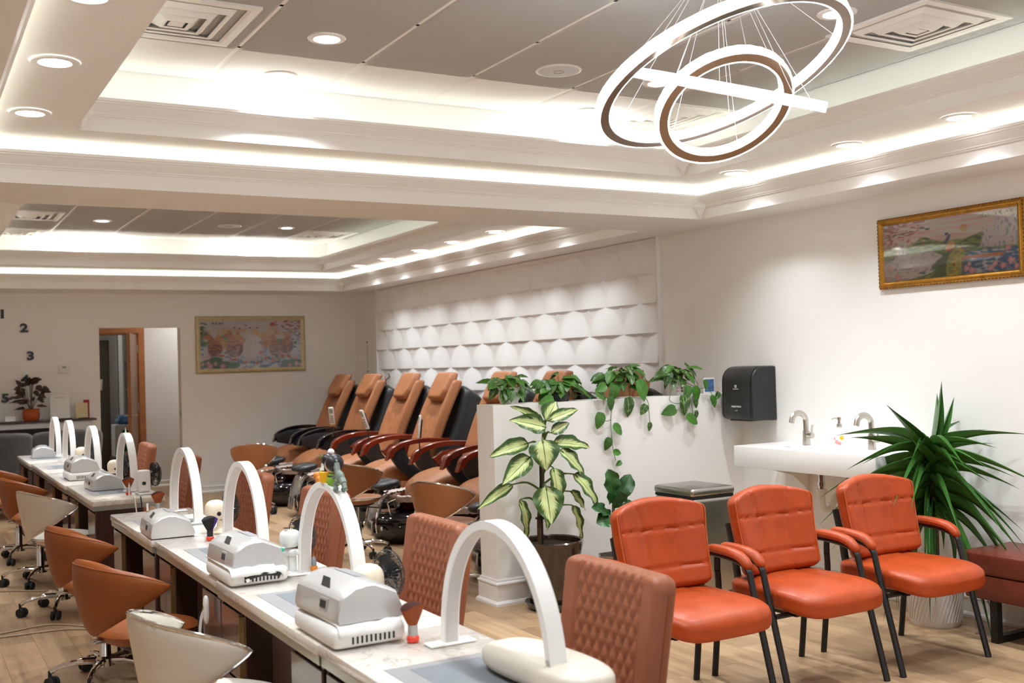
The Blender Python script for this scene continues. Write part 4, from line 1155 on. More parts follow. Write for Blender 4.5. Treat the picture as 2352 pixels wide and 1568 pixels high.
# ================================================================== pedicure chairs (local front = -Y; placed facing -X)
def make_pedi(arm, style):
    t = thing('pedicure_chair', 'x', 'chair')
    MB().rbox((0, .30, .17), (.50, .62, .34), .03, 2).build('base', 'blackplastic', t)
    MB().rbox((0, .08, .345), (.52, .62, .03), .01, 1).build('seat_pan', 'blackplastic', t)
    # seat: long rolled cushion
    mb = MB().ball((0, -.07, .462), (.262, .38, .122), 26, 4.2)
    for q in mb.v:
        if q.y < -.12: q.z -= .9*(q.y+.12)**2
        if q.z > .5: q.z += -.012*math.exp(-((abs(q.x)-.19)/.02)**2)+.005*math.sin(q.x*90)*(1 if q.y < -.05 else 0)*(abs(q.x) < .19)
    mb.build('seat', 'tan_pedi', t, 60)
    # back: tan pad in front of a black shell
    B0 = TR(0, .23, .50) @ RX(-24); H = .90
    hw = lambda z: .245-.03*max(0, (z-.55)/.35)**1.5-.01*(1-z/H)
    def gr(x, z):
        g = 0
        if abs(x) < .095-.03*math.cos(z*7) and z < .66:
            a = (x/.05+z/.085)*PI; b = (x/.05-z/.085)*PI
            g = .010*(1-min(abs(math.sin(a/2)), abs(math.sin(b/2)))**.5)
        d = abs(abs(x)-(.105-.03*math.cos(z*7)))
        g = max(g, .014*math.exp(-(d/.012)**2))
        if style == 'plain': g = .010*math.exp(-((abs(x)-.12)/.01)**2)
        return g
    mb = MB(); mb.T = B0; mb.pad(.5, H, .11, 36, 60, gr, hw, lambda x, z: -.02*math.sin(z/H*PI)-.06*(x/.25)**2, ex=.14, back=.2, arch=.03)
    mb.build('backrest', 'tan_pedi', t, 60)
    mb = MB(); mb.T = B0; mb.pad(.52, H-.03, .26, 20, 30, None, lambda z: .258-.03*max(0, (z-.5)/.35)**1.5, lambda x, z: .06+.05*math.sin(z/H*PI), ex=.2, back=.75, arch=.05)
    mb.build('back_shell', 'blackleather', t, 60)
    mb = MB(); mb.T = B0
    if style == 'plain':
        mb.pad(.38, .30, .085, 16, 16, None, lambda z: .19-.06*max(0, .12-z)/.12, lambda x, z: -.085-.05*(1-z/.3), ex=.2, back=.3)
    else: mb.pad(.36, .31, .085, 16, 16, None, lambda z: .18-.05*max(0, .10-z)/.10-.02*max(0, z-.24)/.07, lambda x, z: -.080-.035*(1-z/.3), ex=.2, back=.3)
    for q in mb.v: q.z += .58; q.y += .245
    mb.build('head_pillow', 'tan_pedi', t, 60)
    # arms
    wood = 'mahog' if arm == 'wood' else 'blackgloss'
    for sx in (-1, 1):
        x = sx*.315
        top = crv([(0, -.30, .655), (0, -.285, .70), (0, -.22, .745), (0, -.08, .785), (0, .10, .795), (0, .34, .775)], 8)
        n_ = len(top); vs = []; fs = []; w = .034
        for i, p in enumerate(top):
            th = .042+.012*(1-i/n_)
            tg = (top[min(i+1, n_-1)]-top[max(i-1, 0)]).normalized(); nr = Vector((0, -tg.z, tg.y))
            if nr.z < 0: nr = -nr
            if i == 0: nr = Vector((0, .35, .94))
            for ww, hh in ((-w, -th), (w, -th), (w, -.006), (w*.7, 0), (-w*.7, 0), (-w, -.006)): vs.append(Vector((x+ww, p.y, p.z))+nr*hh)
        for i in range(n_-1):
            for k in range(6): fs.append((i*6+k, i*6+(k+1) % 6, i*6+6+(k+1) % 6, i*6+6+k))
        fs.append((5, 4, 3, 2, 1, 0)); fs.append(tuple((n_-1)*6+k for k in range(6)))
        a_ = MB().add(vs, fs).build('armrest', wood, t, 40)
        # black crescent under the armrest and wood cup panel
        if arm == 'wood':
            YZ = Matrix(((0, 0, 1, 0), (1, 0, 0, 0), (0, 1, 0, 0), (0, 0, 0, 1)))
            out_ = [(p.x, p.y) for p in crv([(-.285, .665, 0), (-.235, .575, 0), (-.13, .47, 0), (.0, .40, 0), (.14, .365, 0)], 5)]
            inn_ = [(p.x, p.y) for p in crv([(.24, .40, 0), (.10, .44, 0), (-.01, .52, 0), (-.10, .625, 0), (-.13, .725, 0)], 5)]
            MB().ext(out_+inn_, .052, YZ, (x-sx*.006, 0, 0), .008, 2).build('arm_crescent', 'blackleather', t)
            MB().ext([(.20, .745), (.37, .745), (.40, .42), (.30, .38), (.24, .50)], .048, YZ, (x-sx*.006, 0, 0), .008, 2).build('arm_rear_panel', 'blackleather', t)
            if sx < 0:
                MB().ext([(-.10, .645), (.0, .705), (.14, .725), (.22, .72), (.25, .56), (.14, .45), (.0, .53)], .044, YZ, (x-sx*.006, 0, 0), .006, 2).build('wood_inlay', 'mahog', t)
                MB().lathe([(.040, 0), (.046, .002), (.046, .008), (.042, .010), (.038, .006), (.034, -.012), (0, -.012)], 22, (x+.030, .02, .625), RY(90)).build('cup_holder', 'chrome_soft', t)
        else:
            poly = [(-.30, .70), (-.10, .745), (.34, .735), (.38, .52), (.20, .36), (.02, .40), (-.10, .56), (-.27, .60)]
            MB().ext(poly, .06, Matrix(((0, 0, 1, 0), (1, 0, 0, 0), (0, 1, 0, 0), (0, 0, 0, 1))), (x-sx*.008, 0, 0), .012, 2).build('arm_panel', 'blackleather', t)
        # hinged side flap below seat
        MB().rbox((sx*.30, -.02, .345), (.018, .30, .115), .008, 2).build('side_flap', 'tan_pedi', t)
    return t
ped = {'wood': make_pedi('wood', 'quilt'), 'black': make_pedi('black', 'plain')}
# ---- tubs: local front(-Y) = toward technician
def make_tub():
    t = thing('foot_spa', 'x', 'foot spa')
    MB().lathe([(0, 0), (.27, .0), (.33, .03), (.385, .10), (.40, .17), (.385, .225), (.35, .25), (.30, .262)], 40, (0, .02, 0), sx=.92, sy=1.08).build('base', 'blackgloss', t, 40)
    MB().lathe([(.20, .262), (.24, .27), (.275, .33), (.295, .355), (.31, .372), (.32, .378), (.312, .385), (.295, .375), (.265, .33), (.22, .29), (0, .28)], 40, (0, .10, 0), sx=.98, sy=1.02, cap=False).build('bowl', 'copper', t, 40)
    # crumpled liner over the rim
    def fn(u, v):
        a = 2*PI*u; w = .012*noise.noise(Vector((math.cos(a)*9, math.sin(a)*9, v*4)))+.008*math.sin(a*46)*(1-abs(v-.5))
        r = .318+.024*math.sin(v*PI)-.05*max(0, v-.5)+.012*(1-v)+w
        z = .345+.055*math.sin(v*PI*.75)+w*.6
        return (r*math.cos(a)*.98, .10+r*math.sin(a)*1.02, z)
    MB().grid(120, 7, fn).build('plastic_liner', 'liner', t, 60)
    # arched front column holding the pad
    col = MB()
    P = crv([(0, -.40, .10), (0, -.405, .20), (0, -.38, .31), (0, -.335, .40), (0, -.28, .435)], 6); n_ = len(P); vs = []; fs = []
    for i, p in enumerate(P):
        tg = (P[min(i+1, n_-1)]-P[max(i-1, 0)]).normalized(); nr = Vector((0, -tg.z, tg.y)); w = .115-.03*i/n_
        for k in range(9):
            s = -1+2*k/8; vs.append(p+Vector((s*w, 0, 0))-nr*.035*(s*s))
    for i in range(n_-1):
        for k in range(8): fs.append((i*9+k, i*9+k+1, i*9+10+k, i*9+9+k))
    c = col.add(vs, fs).build('front_column', 'plasticgrey', t, 50); sd = c.modifiers.new('thick', 'SOLIDIFY'); sd.thickness = .03
    for sx in (-1, 1): MB().tube([p+Vector((sx*(.118-.03*i/n_), .02, .0)) for i, p in enumerate(P)], .008, 8).build('column_rim', 'chrome', t)
    MB().rbox((0, -.405, .135), (.16, .03, .12), .008, 2, RX(-8)).build('chrome_plate', 'chrome_soft', t)
    MB().lathe([(0, .0), (.014, 0), (.017, -.004), (.017, -.008)], 18, (.19, -.375, .145), RX(90)).build('button', 'chrome', t)
    MB().lathe([(0, .0), (.014, 0), (.017, -.004), (.017, -.008)], 18, (-.19, -.375, .145), RX(90)).build('button', 'chrome', t)
    # faucet lever
    MB().tube(crv([(.15, -.27, .24), (.15, -.28, .31), (.15, -.285, .345), (.15, -.22, .365)], 5), .011, 10).build('faucet', 'chrome', t)
    # foot rest pad: two-lobed cushion on bracket
    fp = MB().ball((-.068, -.265, .487), (.085, .115, .036), 16, 2.6, RX(10)).ball((.068, -.265, .487), (.085, .115, .036), 16, 2.6, RX(10)).build('foot_pad', 'blackleather', t)
    MB().rbox((0, -.27, .452), (.12, .11, .03), .01, 2).build('pad_bracket', 'blackplastic', fp)
    return t
tub0 = make_tub(); used_p = set()
PC = [(12.35, 'black', 'tan pedicure chair with black armrests, farthest in the corner'), (11.42, 'black', 'tan pedicure chair with black armrests, second from corner'), (10.38, 'wood', 'tan pedicure chair with wooden armrests beneath the white remote'),
      (9.52, 'wood', 'tan pedicure chair with wooden armrests, second of the wooden-armed ones'), (8.36, 'wood', 'tan pedicure chair half hidden by the partition end'), (7.45, 'wood', 'pedicure chair behind partition under the white flower pot'), (6.5, 'wood', 'pedicure chair behind partition, headrest beside the clay-potted pothos')]
for k, (y, st_, lb) in enumerate(PC):
    o = ped[st_] if st_ not in used_p else clone(ped[st_]); used_p.add(st_)
    o.location = (4.22, y, 0); o.rotation_euler = (0, 0, R_(-90)); o['label'] = lb; o['group'] = 'pedicure chairs along the panelled wall'
    q = tub0 if k == 0 else clone(tub0)
    q.location = (3.795, y+.04, 0); q.rotation_euler = (0, 0, R_(-90))
    q['label'] = ['glossy black foot spa in the back corner', 'glossy black foot spa second from the back corner', 'glossy black foot spa third from back corner', 'glossy black foot spa behind toy arch lamp', 'glossy black foot spa in front with plastic liner and chrome plate', 'foot spa with the brown stool back before it, by partition', 'foot spa mostly behind the partition end'][k]
    q['group'] = 'foot spa tubs'
place_stool('pedi', 3.10, 7.93, 40, 'tan chrome-rimmed stool back beside the foot spa behind toy arch', .95, 'pedicure stools')
place_stool('pedi', 3.08, 6.30, 25, 'tan chrome-rimmed stool beside the partition end', .95, 'pedicure stools')
place_stool('pedi', 3.16, 10.9, 70, 'tan chrome-rimmed stool by the far foot spas', .95, 'pedicure stools')
# remotes on black stalks
def remote(x, y, z, tilt, turn, lb):
    t = thing('remote_control', lb, 'remote', (x, y, z), R_(turn), 'chair remotes on stalks')
    MB().tube(crv([(0, 0, -.13), (0, .01, -.08), (0, .0, -.02)], 5), .006, 8).build('stalk', 'blackplastic', t)
    b = MB(); b.T = RX(tilt); b.rbox((0, 0, .10), (.055, .016, .205), .008, 2); o = b.build('handset', 'whiteplastic', t)
    c = MB(); c.T = RX(tilt); c.rbox((0, .014, .085), (.05, .016, .17), .006, 1); c.build('cradle', 'blackplastic', t)
    d = MB(); d.T = RX(tilt); d.bb(-.019, .019, -.0095, -.0082, .135, .185); d.build('screen', 'lcd', o, 0)
    for i in range(4): e = MB(); e.T = RX(tilt); e.bb(-.017, .017, -.0092, -.0082, .025+i*.023, .037+i*.023); e.build('button_row', 'greyplastic', o, 0)
remote(3.95, 10.72, .885, 25, -30, 'white remote facing the camera beside second pedicure chair')
remote(3.95, 9.75, .875, 22, -75, 'white remote seen edge-on beside third pedicure chair')
remote(3.96, 8.60, .84, -6, -105, 'upright remote on black stalk beside fourth pedicure chair')

# ================================================================== grey velvet chairs in the back left
def make_velvet():
    t = thing('velvet_chair', 'x', 'chair')
    hw = lambda z: .31+.05*math.sin(min(1, z/.45)*PI*.6)-(.09-math.sqrt(max(0, .09**2-max(0, z-.41)**2)))
    mb = MB(); mb.T = TR(0, -.22, .42) @ RX(9)
    mb.pad(.7, .50, .12, 24, 20, None, hw, lambda x, z: .30*(x/.36)**2, ex=.15, back=.5, arch=.06); mb.build('backrest', 'velvet', t, 60)
    MB().ball((0, .04, .40), (.29, .28, .09), 18, 4).build('seat', 'velvet', t)
    MB().tube([(.035*math.cos(2*PI*i/20), -.30, .72+.035*math.sin(2*PI*i/20)) for i in range(20)], .004, 6, closed=True).build('ring_pull', 'chrome_soft', t)
    for sx in (-1, 1):
        for sy in (-1, 1): MB().tube([(sx*.2, .04+sy*.18, .33), (sx*.23, .04+sy*.21, 0)], [.018, .012], 8).build('leg', 'blackmetal', t)
    return t
v_ = make_velvet(); v_.location = (.86, 12.3, 0); v_['label'] = 'dark grey velvet chair at the left picture edge'; v_['group'] = 'grey velvet chairs'
clone(v_, (1.555, 12.32, 0), 0, 'dark grey velvet chair behind the farthest arch lamps')
# ================================================================== leaves
def leafmesh(name, prof, m, nu=6, nv=9, droop=.25, cup=.12, wave=0, seed=0):
    # unit leaf: length along +Y, half width prof(v)/2 along X, face +Z
    mb = MB()
    def fn(u, v):
        s = u*2-1; w = prof(v)/2
        z = -droop*v*v+cup*abs(s)*prof(v)*.5+wave*math.sin(v*17+seed+s*2)*abs(s)*.05
        return (s*w, v, z)
    mb.grid(nu, nv, fn, uv=True)
    o = mb.build(name, m, None, 60); me = o.data; bpy.data.objects.remove(o); return me
p_oval = lambda v: math.sin(PI*min(1, v)**.75)**.85*(1-.25*v)+.02
p_heart = lambda v: (math.sin(PI*(.10+.90*v))**.7)*(1-.35*v)*1.05+.01 if v < 1 else .01
p_strap = lambda v: (.6+.4*math.sin(PI*min(1, v*1.1))) * (1-v**2.6)+.02
p_fid = lambda v: (.35+.65*math.sin(PI*v*.5)**2)*(1-v**7)+.05
LM = {'dieff': [leafmesh('leaf', p_oval, 'leaf_dieff', 8, 12, d, c_, .6, s) for d, c_, s in ((.18, .18, 1), (.30, .10, 2), (.08, .22, 4))],
      'pothos': [leafmesh('leaf', p_heart, 'leaf_pothos', 6, 8, d, c_, .3, s) for d, c_, s in ((.22, .2, 1), (.35, .12, 2), (.1, .28, 5))],
      'pothosv': [leafmesh('leaf', p_heart, 'leaf_pothos_v', 6, 8, d, c_, .3, s) for d, c_, s in ((.22, .2, 1), (.35, .12, 2))],
      'yucca': [leafmesh('leaf', p_strap, 'leaf_yucca', 4, 14, d, .35, 0, 0) for d in (.02, .35, .8, 1.15)],
      'fiddle': [leafmesh('leaf', p_fid, 'leaf_fiddle', 8, 10, d, .2, 1.3, 3) for d in (.2, .35)],
      'cala': [leafmesh('leaf', p_oval, 'leaf_cala', 6, 8, d, .15, .8, 2) for d in (.15, .3)],
      'near': [leafmesh('leaf', p_oval, 'leaf_near', 8, 12, .25, .12, .2, 1)]}
def leaf(parent, kind, base, tip, w, hint=(0, -.4, 1), var=0, origin=(0, 0, 0)):
    base = Vector(base)-Vector(origin); tip = Vector(tip)-Vector(origin)
    y = tip-base; L = y.length; y.normalize(); h = Vector(hint); z = h-y*h.dot(y)
    z = z.normalized() if z.length > 1e-3 else y.orthogonal().normalized()
    x = y.cross(z)
    o = link('leaf', LM[kind][var % len(LM[kind])], parent)
    m = Matrix.Identity(4)
    for i in range(3): m[i][0] = x[i]*w; m[i][1] = y[i]*L; m[i][2] = z[i]*L; m[i][3] = base[i]
    o.matrix_local = m
    return o
# ---- dieffenbachia
po = (3.385, 5.50, 0)
t = thing('dieffenbachia_plant', 'tall potted plant with big cream and green leaves before the partition', 'plant', po)
pot = MB().lathe([(0, .03), (.128, .03), (.135, .045), (.165, .22), (.190, .36), (.196, .385), (.198, .405), (.190, .412), (.182, .405), (.178, .37)], 40).build('pot', 'potbrown', t, 40)
MB().lathe([(0, .008), (.12, .004), (.150, .015), (.166, .048), (.160, .050), (.142, .024), (0, .018)], 36).build('saucer', 'glazedark', t, 40)
def soilfn(r, z): return lambda u, v: (r*v*math.cos(2*PI*u), r*v*math.sin(2*PI*u), z+.012*noise.noise(Vector((r*v*math.cos(2*PI*u)*30, r*v*math.sin(2*PI*u)*30, 1)))+.010*(1-v))
MB().grid(36, 8, soilfn(.18, .375)).build('soil', 'soil', t)
off = Vector(po)
st_pts = [Vector(p)-off for p in ((3.318, 5.50, .36), (3.314, 5.50, .53), (3.335, 5.50, .734), (3.344, 5.50, .888), (3.361, 5.50, 1.06))]
MB().tube(crv(st_pts, 6), [.020-.009*i/24 for i in range(25)], 10).build('stem', 'bark', t)
MB().cyl(Vector((3.318, 5.485, .36))-off, Vector((3.322, 5.488, .86))-off, .008, n=8).build('stake', 'blackmetal', t)
MB().tube([Vector((3.316+.026*math.cos(2*PI*i/16), 5.497+.026*math.sin(2*PI*i/16), .545))-off for i in range(16)], .006, 6, closed=True).build('tie', 'cordblack', t)
DIEFF=[
((3.374,5.495,1.124),(3.480,5.520,1.244),0.113),
((3.364,5.460,1.126),(3.614,5.450,1.208),0.064),
((3.311,5.470,1.139),(3.124,5.470,1.229),0.046),
((3.342,5.445,1.087),(3.110,5.420,1.156),0.103),
((3.282,5.390,1.021),(3.263,5.310,0.866),0.154),
((3.228,5.460,1.001),(2.960,5.450,0.948),0.087),
((3.402,5.470,0.989),(3.701,5.470,0.971),0.087),
((3.424,5.430,0.949),(3.634,5.390,0.802),0.108),
((3.219,5.430,0.922),(3.006,5.390,0.786),0.108),
((3.354,5.400,0.853),(3.374,5.330,0.630),0.113),
((3.511,5.420,0.799),(3.721,5.370,0.614),0.113),
((3.290,5.380,0.748),(3.268,5.290,0.539),0.154),
((3.114,5.460,0.766),(2.877,5.450,0.663),0.062),
((3.146,5.440,0.674),(3.226,5.410,0.433),0.082),
((3.515,5.470,0.691),(3.636,5.470,0.570),0.072),
((3.514,5.455,0.609),(3.609,5.440,0.383),0.072),
((3.383,5.455,1.053),(3.523,5.440,1.119),0.062),
((3.333,5.460,0.564),(3.341,5.450,0.472),0.041),
]
def stem_at(z):
    for i in range(len(st_pts)-1):
        a, b = st_pts[i], st_pts[i+1]
        if a.z <= z <= b.z: return a.lerp(b, (z-a.z)/(b.z-a.z))
    return st_pts[-1] if z > .9 else st_pts[0]
for k, (b, tp, w_) in enumerate(DIEFF):
    b = Vector(b); tp = Vector(tp); d = tp-b
    up = d.normalized()
    hint = (-.35 if tp.x < b.x else .25, -.85, .55) if d.z < .02 else (-.1, -.9, .35)
    leaf(t, 'dieff', b, tp, w_*1.32, hint, k, po)
    s = stem_at(b.z-off.z-.06); e = b-off
    if (s-e).length > .03: MB().tube(crv([s, s.lerp(e, .5)+Vector((0, 0, .03)), e, e.lerp(tp-off, .12)], 5), [.007]*8+[.0045]*8, 6).build('petiole', 'stem', t)
# ---- pothos on the partition
def pothos(px, lb, potfn, n, seed, rad, vari, hang=(), vines=(), py=5.85):
    rr = random.Random(seed); o0 = Vector((px, py, HH)); t = thing('pothos_plant', lb, 'plant', o0, 0, 'trailing pothos plants on the partition')
    ztop = potfn(t)
    for i in range(n):
        a = rr.random()*2*PI; el = rr.uniform(-.35, 1.25); r = rad*rr.uniform(.45, 1.0)
        c0 = Vector((0, 0, ztop))
        b = c0+Vector((math.cos(a)*math.cos(el)*r*1.1, math.sin(a)*math.cos(el)*r*.55, math.sin(el)*r*.72+.02))
        if b.z < .035: b.z = .035+rr.random()*.04
        d = Vector((math.cos(a+rr.uniform(-.5, .5)), math.sin(a+rr.uniform(-.5, .5))*.7, rr.uniform(-.9, .25))).normalized()
        L = rr.uniform(.065, .115)
        tip = b+d*L
        if tip.z < .01: tip.z = .012
        kind = 'pothosv' if rr.random() < vari else 'pothos'
        leaf(t, kind, b, tip, L*rr.uniform(.6, .78), (d.x*.3+rr.uniform(-.2, .2), -.6, .8), i)
        if i % 2 == 0: MB().tube(crv([c0+Vector((0, 0, -.02)), c0.lerp(b, .55)+Vector((0, 0, .035)), b], 4), .0016, 5).build('stem', 'stem', t)
    for v in vines:
        MB().tube(crv([Vector(p)-o0 for p in v], 6), .0022, 6).build('vine', 'stem', t)
    for (hx, hz, ax, L, kind) in hang:
        c = Vector((hx, 5.705, hz))-o0; d = Vector((math.sin(R_(ax)), -.12, -math.cos(R_(ax))))
        leaf(t, kind, c-d*L*.5, c+d*L*.5, L*.78, (d.x*.4, -1, .15), int(hx*100))
    return t
def pot_white(t):
    MB().lathe([(0, 0), (.056, 0), (.060, .022), (.066, .024), (.072, .10), (.074, .104), (.070, .106), (.066, .08)], 32).build('pot', 'potwhite', t, 30); MB().grid(20, 4, soilfn(.067, .088)).build('soil', 'soil', t); return .09
def pot_black(t):
    MB().lathe([(0, 0), (.058, 0), (.064, .05), (.068, .055), (.066, .06), (.06, .04)], 28).build('pot', 'charcoal', t, 30); MB().grid(20, 4, soilfn(.062, .048)).build('soil', 'soil', t); return .06
def pot_clay(t):
    MB().lathe([(0, 0), (.052, 0), (.060, .07), (.064, .10), (.060, .102), (.057, .08)], 28).build('pot', 'potclay', t, 30); MB().lathe([(0, 0), (.065, .0), (.074, .012), (.070, .012), (.062, .004)], 28).build('saucer', 'potwhite', t, 30); MB().grid(20, 4, soilfn(.058, .086)).build('soil', 'soil', t); return .09
def pot_dots(t):
    p = MB().lathe([(0, 0), (.060, 0), (.062, .01), (.062, .105), (.058, .107), (.056, .09)], 8).build('pot', 'potdots', t, 20)
    for a in (-105, -75, -135):
        for z in (.03, .052, .074): MB().lathe([(0, .0012), (.0075, .0012), (.0075, 0)], 12, (.0595*math.cos(R_(a)), .0595*math.sin(R_(a)), z), RZ(a) @ RY(90)).build('dot', 'reddot', p)
    MB().grid(20, 4, soilfn(.056, .092)).build('soil', 'soil', t); return .10
pothos(3.325, 'pothos in a white stepped pot near the partition end', pot_white, 30, 3, .115, .5)
pothos(3.70, 'bushy dark green pothos in a low black pot', pot_black, 50, 11, .15, .1, hang=((3.52, 1.235, -80, .10, 'pothos'), (3.93, 1.255, 60, .10, 'pothos')), vines=[[(3.70, 5.85, 1.28), (3.86, 5.80, 1.25), (3.97, 5.78, 1.24)]])
pothos(4.195, 'full pothos in a clay pot with a long trailing vine', pot_clay, 52, 21, .155, .25, hang=((3.909, 1.09, -15, .11, 'pothos'), (4.055, 1.024, 50, .10, 'pothos'), (3.97, .937, -20, .085, 'pothos'), (4.04, .876, 80, .065, 'pothos'), (4.05, .804, -60, .05, 'pothos'), (4.007, 1.196, 20, .10, 'pothos'), (4.15, 1.167, 10, .13, 'pothosv'), (4.264, 1.145, -35, .08, 'pothosv'), (4.311, 1.029, 5, .06, 'pothosv'), (4.03, 1.262, -10, .11, 'pothos'), (4.25, 1.27, 20, .15, 'pothos'), (3.93, 1.30, -70, .09, 'pothos')),
       vines=[[(4.16, 5.82, 1.32), (4.03, 5.73, 1.24), (4.013, 5.715, 1.168), (4.004, 5.715, 1.073), (4.008, 5.715, .939), (4.031, 5.715, .826)], [(4.24, 5.80, 1.30), (4.305, 5.725, 1.21), (4.314, 5.715, 1.114), (4.319, 5.715, 1.04)], [(3.909, 5.712, 1.12), (3.96, 5.712, 1.085), (4.005, 5.715, 1.09)]])
pothos(4.675, 'variegated pothos in a white pot with red dots', pot_dots, 46, 31, .14, .65, hang=((4.609, 1.158, 10, .14, 'pothosv'), (4.671, 1.056, 60, .11, 'pothos'), (4.483, 1.127, -75, .11, 'pothos'), (4.706, 1.165, 20, .07, 'pothosv'), (4.71, 1.089, 10, .06, 'pothosv'), (4.858, 1.171, 20, .09, 'pothos'), (4.794, 1.289, 10, .07, 'pothos'), (4.90, 1.21, -30, .06, 'pothosv'), (4.72, 1.225, 20, .12, 'pothos'), (4.64, 1.24, -10, .10, 'pothos')),
       vines=[[(4.66, 5.82, 1.33), (4.668, 5.73, 1.22), (4.686, 5.715, 1.107), (4.69, 5.715, 1.025)], [(4.70, 5.80, 1.31), (4.76, 5.73, 1.265), (4.821, 5.715, 1.266), (4.871, 5.715, 1.193)], [(4.6, 5.8, 1.3), (4.50, 5.73, 1.20), (4.56, 5.715, 1.17), (4.61, 5.715, 1.2)]])
# ---- small fiddle-leaf plant behind the left orange chair
fo = Vector((3.80, 5.42, 0)); t = thing('fiddle_leaf_plant', 'small dark broad-leaved plant in a grey hexagonal pot by the partition', 'plant', fo)
MB().lathe([(0, 0), (.085, 0), (.115, .27), (.118, .285), (.108, .285), (.10, .25)], 6).build('pot', 'steel', t, 20); MB().grid(24, 4, soilfn(.095, .25)).build('soil', 'soil', t)
MB().tube(crv([(0, 0, .25), (-.01, 0, .45), (0, 0, .62)], 5), .010, 8).build('stem', 'bark', t)
for k, (b, tp, w_) in enumerate((((-.02, 0, .60), (-.03, -.05, .80), .15), ((.01, 0, .58), (.10, -.06, .76), .13), ((-.02, 0, .52), (-.16, -.05, .61), .11), ((.0, -.02, .52), (.14, -.06, .60), .12), ((-.01, -.02, .5), (-.15, -.06, .52), .13), ((0, -.02, .46), (-.02, -.09, .36), .12), ((.0, -.02, .57), (.0, -.1, .66), .13), ((.02, 0, .44), (.13, -.06, .42), .12))):
    leaf(t, 'fiddle', b, tp, w_, (0, -.75, .6), k)
# ---- yucca
yo = Vector((4.865, 3.94, 0)); t = thing('yucca_plant', 'tall yucca with long strap leaves in a carved cream pot', 'plant', yo)
P_ = MB().lathe([(0, 0), (.125, 0), (.133, .02), (.152, .30), (.155, .315), (.147, .318), (.142, .29)], 40).build('pot', 'potwhite', t, 40)
gr_ = MB()
for i in range(44):
    a = 2*PI*i/44
    for s in (1,):
        pth = [((.133+.019*z/.3+.0012)*math.cos(a+s*f), (.133+.019*z/.3+.0012)*math.sin(a+s*f), z) for z, f in ((.03, .0), (.10, .16), (.165, .32), (.235, .16), (.305, 0))]
        gr_.tube(pth, .0030, 4)
tag(gr_.build('carved_ridge', 'potwhite', P_), kind='stuff')
MB().grid(24, 4, soilfn(.142, .285)).build('soil', 'soil', t)
MB().tube(crv([(0, 0, .28), (.005, 0, .5), (0, 0, .7), (-.005, 0, .95)], 5), [.03]*6+[.026]*5+[.018]*5, 12).build('trunk', 'bark', t)
rr = random.Random(12)
for i in range(84):
    f = i/84; a = i*2.399+rr.uniform(-.25, .25); z0 = .56+.38*f
    el = -.25+1.05*f+rr.uniform(-.25, .25)
    L = rr.uniform(.34, .50)*(1-.15*f)
    d = Vector((math.cos(a)*math.cos(el), math.sin(a)*math.cos(el), math.sin(el)))
    b = Vector((math.cos(a)*.018, math.sin(a)*.018, z0))
    tip = b+d*L
    if tip.x > .15: tip.x = .15-rr.random()*.05
    var = rr.choice((1, 2)) if f > .8 else rr.choice((2, 3, 3))
    leaf(t, 'yucca', b, tip, rr.uniform(.024, .040), (0, 0, 1), var)
for b, tp, v in (((0, 0, .93), (.05, -.06, 1.31), 0), ((.01, 0, .93), (.20, -.02, 1.22), 0), ((.01, .01, .93), (.21, .10, 1.24), 0), ((-.01, 0, .9), (-.36, -.04, 1.20), 0), ((-.01, 0, .85), (-.30, -.12, 1.05), 0)):
    leaf(t, 'yucca', b, tp, .038, (-.3, -.9, .2), v)
# ---- blurred plant right beside the camera
no = Vector((-.42, 1.0, 0)); t = thing('foreground_plant', 'bright green leaf poking in at the bottom left corner', 'plant', no)
MB().lathe([(0, 0), (.12, 0), (.16, .32), (.15, .33), (.14, .29)], 28).build('pot', 'potwhite', t, 40); MB().grid(24, 4, soilfn(.14, .28)).build('soil', 'soil', t)
MB().tube(crv([(0, 0, .28), (.02, .0, .7), (.05, .02, 1.05)], 5), .012, 8).build('stem', 'stem', t)
for k, (b, tp) in enumerate((((.05, .02, 1.05), (.50, .10, 1.185)), ((.05, .02, 1.03), (.60, .28, 1.155)), ((.03, .0, .95), (-.3, .1, 1.1)), ((.03, 0, .9), (.0, -.4, 1.0)), ((.04, .02, 1.04), (.1, .35, 1.05)))):
    leaf(t, 'near', b, tp, .13, (.1, -.2, 1), k)
# ================================================================== right wall: dispenser, sink, bin
t = thing('towel_dispenser', 'black wall-mounted paper towel dispenser beside the partition', 'dispenser', (XR, 5.54, 1.222))
prof = [(0, .187)]+[(-.12-.10*math.sin(R_(a)), .087+.100*math.cos(R_(a))) for a in range(0, 91, 10)]+[(-.225, -.10)]+[(-.19-.035*math.cos(R_(a)), -.13-.045*math.sin(R_(a))) for a in range(0, 91, 15)]+[(0, -.185)]
MXZ = Matrix(((1, 0, 0, 0), (0, 0, -1, 0), (0, 1, 0, 0), (0, 0, 0, 1)))
MB().ext(prof, .262, MXZ, (0, 0, 0), .006, 2).build('cover', 'charcoal', t, 30)
prof2 = [(x*.985, z*.985) for x, z in prof]
for sy in (-1, 1): MB().ext(prof2, .022, MXZ, (0, sy*.142, 0), .009, 3).build('side_cheek', 'blackplastic', t, 30)
MB().lathe([(0, .002), (.042, .002), (.044, 0)], 32, (-.10, -.153, .085), RX(90)).build('side_window', 'screen', t)
MB().rbox((-.115, 0, -.172), (.16, .20, .022), .004, 2).build('paper_slot', 'dark', t)
text('brand_text', 'MARATHON', .017, 'paper', t, (-.2262, 0, -.085), (R_(90), 0, R_(-90)), .0006)
text('maker_text', 'Georgia-Pacific', .009, 'paper', t, (-.2262, 0, .035), (R_(90), 0, R_(-90)), .0006)
MB().tube([(-.2262, .008*math.cos(2*PI*i/20), .053+.008*math.sin(2*PI*i/20)) for i in range(20)], .0018, 6, closed=True).build('logo_ring', 'paper', t)
